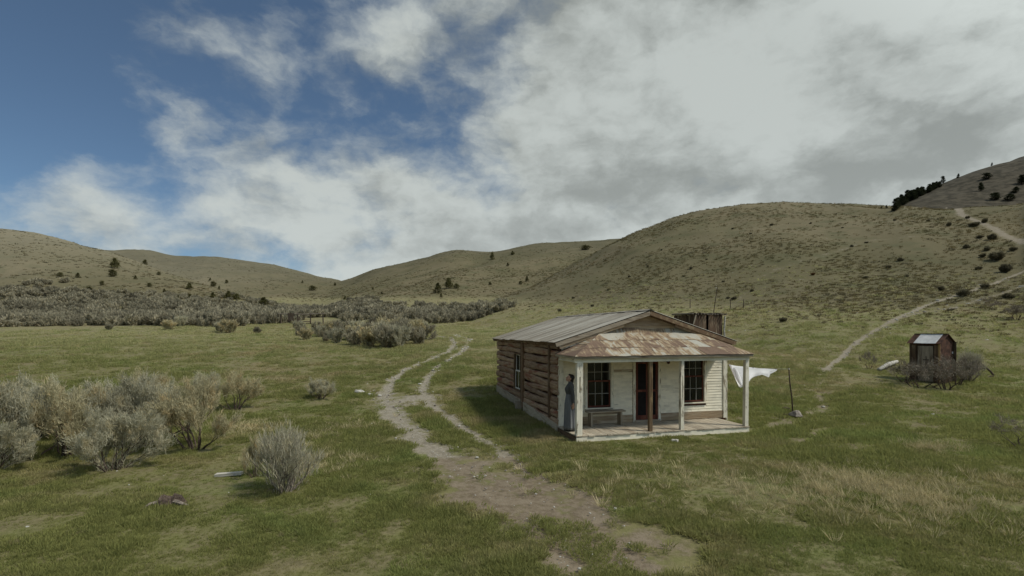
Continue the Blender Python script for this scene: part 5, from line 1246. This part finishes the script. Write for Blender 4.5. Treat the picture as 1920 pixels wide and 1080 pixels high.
# small growth over hills: bunchgrass and dwarf sage
def tuft(seed, n, h, spread, wd, lean, mat):
    rs = np.random.default_rng(seed); a = rs.uniform(0, 6.28, n); r = np.sqrt(rs.uniform(0, 1, n)) * spread
    P = np.stack([np.cos(a) * r, np.sin(a) * r, np.full(n, -.01)], 1); D = unit(np.stack([np.cos(a) * lean * rs.uniform(.2, 1.3, n), np.sin(a) * lean * rs.uniform(.2, 1.3, n), np.ones(n)], 1) + rs.normal(size=(n, 3)) * .15)
    return blades(P, D, rs.uniform(.55, 1.1, n) * h, np.full(n, wd), mat, 'tuft')
def hill_growth():
    n = 90000; ph = np.radians(rng.uniform(-47, 47, n)); r = np.exp(rng.uniform(math.log(30), math.log(420), n)); X, Y = r * np.sin(ph), r * np.cos(ph); z, h = terr(X, Y, True); d, _ = dirt_of(X, Y)
    dn = fbm(X / 12 + 3, Y / 12, 3)
    ok = (rng.random(n) < sstep((h - .3) / 4) * np.clip(1.5 - r / 260, .25, 1) * np.clip(.6 + dn * 1.6, .12, 1)) & (d < .3); X, Y, z, r, dn = X[ok], Y[ok], z[ok], r[ok], dn[ok]
    s = rng.uniform(.4, 1.0, len(X)) * np.clip(r / 90, .6, 2.0) ** .5; dark = rng.random(len(X)) < np.clip(.05 + dn * .16 + .16 * sstep((-X - 40) / 60), .008, .34)
    T = [tuft(31, 16, .34, .22, .05, .8, M_hillgrass), tuft(32, 16, .3, .3, .05, 1., M_hillgrass), tuft(33, 26, .32, .3, .06, 1., M_shrub)]
    scatter('hill_bunchgrass', np.stack([X, Y, z], 1), rng.uniform(0, 6.28, len(X)), np.stack([s, s, s], 1), T, np.where(dark, 2, rng.integers(0, 2, len(X))), 'bunchgrass and dwarf brush dotting the hillsides', 'grass')
hill_growth()
def pasture():
    n = 260000; ph = np.radians(rng.uniform(-49, 49, n)); r = np.exp(rng.uniform(math.log(4.5), math.log(85), n)); X, Y = r * np.sin(ph), r * np.cos(ph); z, h = terr(X, Y, True); d, _ = dirt_of(X, Y)
    q = fbm(X / 1.1, Y / 1.1, 3); u = (X - 1.455) * _c + (Y - 15.334) * _s; v = -(X - 1.455) * _s + (Y - 15.334) * _c
    inside = (u > -.2) & (u < W + .1) & (v > -PD - .02) & (v < LN)
    ok = (d + q * .65 < .33 + rng.random(n) * .3) & ~inside & (rng.random(n) < 1 - .8 * sstep((h - .5) / 4)) & (rng.random(n) < .70 + q * .9)
    X, Y, z, r, q = X[ok], Y[ok], z[ok], r[ok], q[ok]
    q2 = fbm(X / .45 + 31, Y / .45, 2); q3 = fbm(X / 4 + 7, Y / 4, 3)
    s = rng.uniform(.5, 1.25, len(X)) * np.clip(r / 9, .8, 5) ** .5 * np.clip(1 + q * .7 + q2 * .8 + q3 * .7, .35, 2.2); sz = s * rng.uniform(.6, 1.1, len(X))
    T = [tuft(51, 20, .085, .075, .009, .9, M_grass), tuft(52, 18, .07, .09, .010, 1.2, M_grass), tuft(53, 22, .10, .07, .008, .8, M_grass)]
    scatter('pasture_grass', np.stack([X, Y, z], 1), rng.uniform(0, 6.28, len(X)), np.stack([s, s, sz], 1), T, rng.integers(0, 3, len(X)), 'short green pasture grass covering the valley floor', 'grass')
    # taller straw in patches
    C0 = [(1750, 838, .6, 150), (1600, 905, 1.5, 230), (1690, 930, 1.0, 150), (1500, 930, 1.2, 120), (640, 800, 1.2, 90), (590, 870, 1.2, 120), (470, 800, .9, 160), (560, 820, .8, 120), (1760, 960, 1.3, 160), (1850, 900, 1.2, 60), (1270, 900, 2., 120), (930, 690, 1., 60), (1390, 600, 3., 200), (1300, 640, 2., 120)]
    PX = []; 
    for px, py, rad, m in C0:
        c = ground_at(px, py); PX.append(np.stack([c.x + rng.normal(size=m) * rad * .6, c.y + rng.normal(size=m) * rad * .5], 1))
    PX = np.concatenate(PX); z = terr(PX[:, 0], PX[:, 1]); s = rng.uniform(.5, 1.15, len(PX))
    T = [tuft(61, 20, .24, .06, .007, .8, M_straw), tuft(62, 16, .18, .07, .007, 1.1, M_straw)]
    scatter('dry_straw', np.stack([PX[:, 0], PX[:, 1], z], 1), rng.uniform(0, 6.28, len(PX)), np.stack([s, s, s], 1), T, rng.integers(0, 2, len(PX)), 'tufts of taller dry straw among the green grass', 'grass')
pasture()
def stones():
    rs = random.Random(4); T = []
    for k in range(3):
        mb = MB().ball((0, 0, 0), .5, nu=7, nv=5); mb.v = [tuple(c * rs.uniform(.75, 1.2) * m for c, m in zip(v, (1, .8, .55))) for v in mb.v]; T.append(mb.mesh('stone', M_stone if k else M_stoneg))
    L = []
    for (P, w, s_, g), m in zip(PATHS[:4], (500, 400, 60, 60)):
        seg = rng.integers(0, len(P) - 1, m); f = rng.random(m)[:, None]; L.append(P[seg] * (1 - f) + P[seg + 1] * f + rng.normal(size=(m, 2)) * w * 1.1)
    n = 240; ph = np.radians(rng.uniform(15, 46, n)); r = np.exp(rng.uniform(math.log(22), math.log(110), n)); L.append(np.stack([r * np.sin(ph), r * np.cos(ph)], 1))
    n = 160; ph = np.radians(rng.uniform(-45, 45, n)); r = np.exp(rng.uniform(math.log(8), math.log(45), n)); L.append(np.stack([r * np.sin(ph), r * np.cos(ph)], 1))
    X = np.concatenate(L); z = terr(X[:, 0], X[:, 1]); far = np.clip(np.hypot(X[:, 0], X[:, 1]) / 20, .45, 3); s = np.exp(rng.normal(-3.1, .5, len(X))) * far
    u = (X[:, 0] - 1.455) * _c + (X[:, 1] - 15.334) * _s; v = -(X[:, 0] - 1.455) * _s + (X[:, 1] - 15.334) * _c; ok = ~((u > -.3) & (u < W + .3) & (v > -PD - .2) & (v < LN + .2))
    scatter('loose_stones', np.stack([X[:, 0], X[:, 1], z - .03 * far * .3], 1)[ok], rng.uniform(0, 6.28, ok.sum()), np.stack([s, s, s], 1)[ok], T, rng.integers(0, 3, ok.sum()), 'loose pale stones along the ruts and on the slopes', 'stones')
stones()
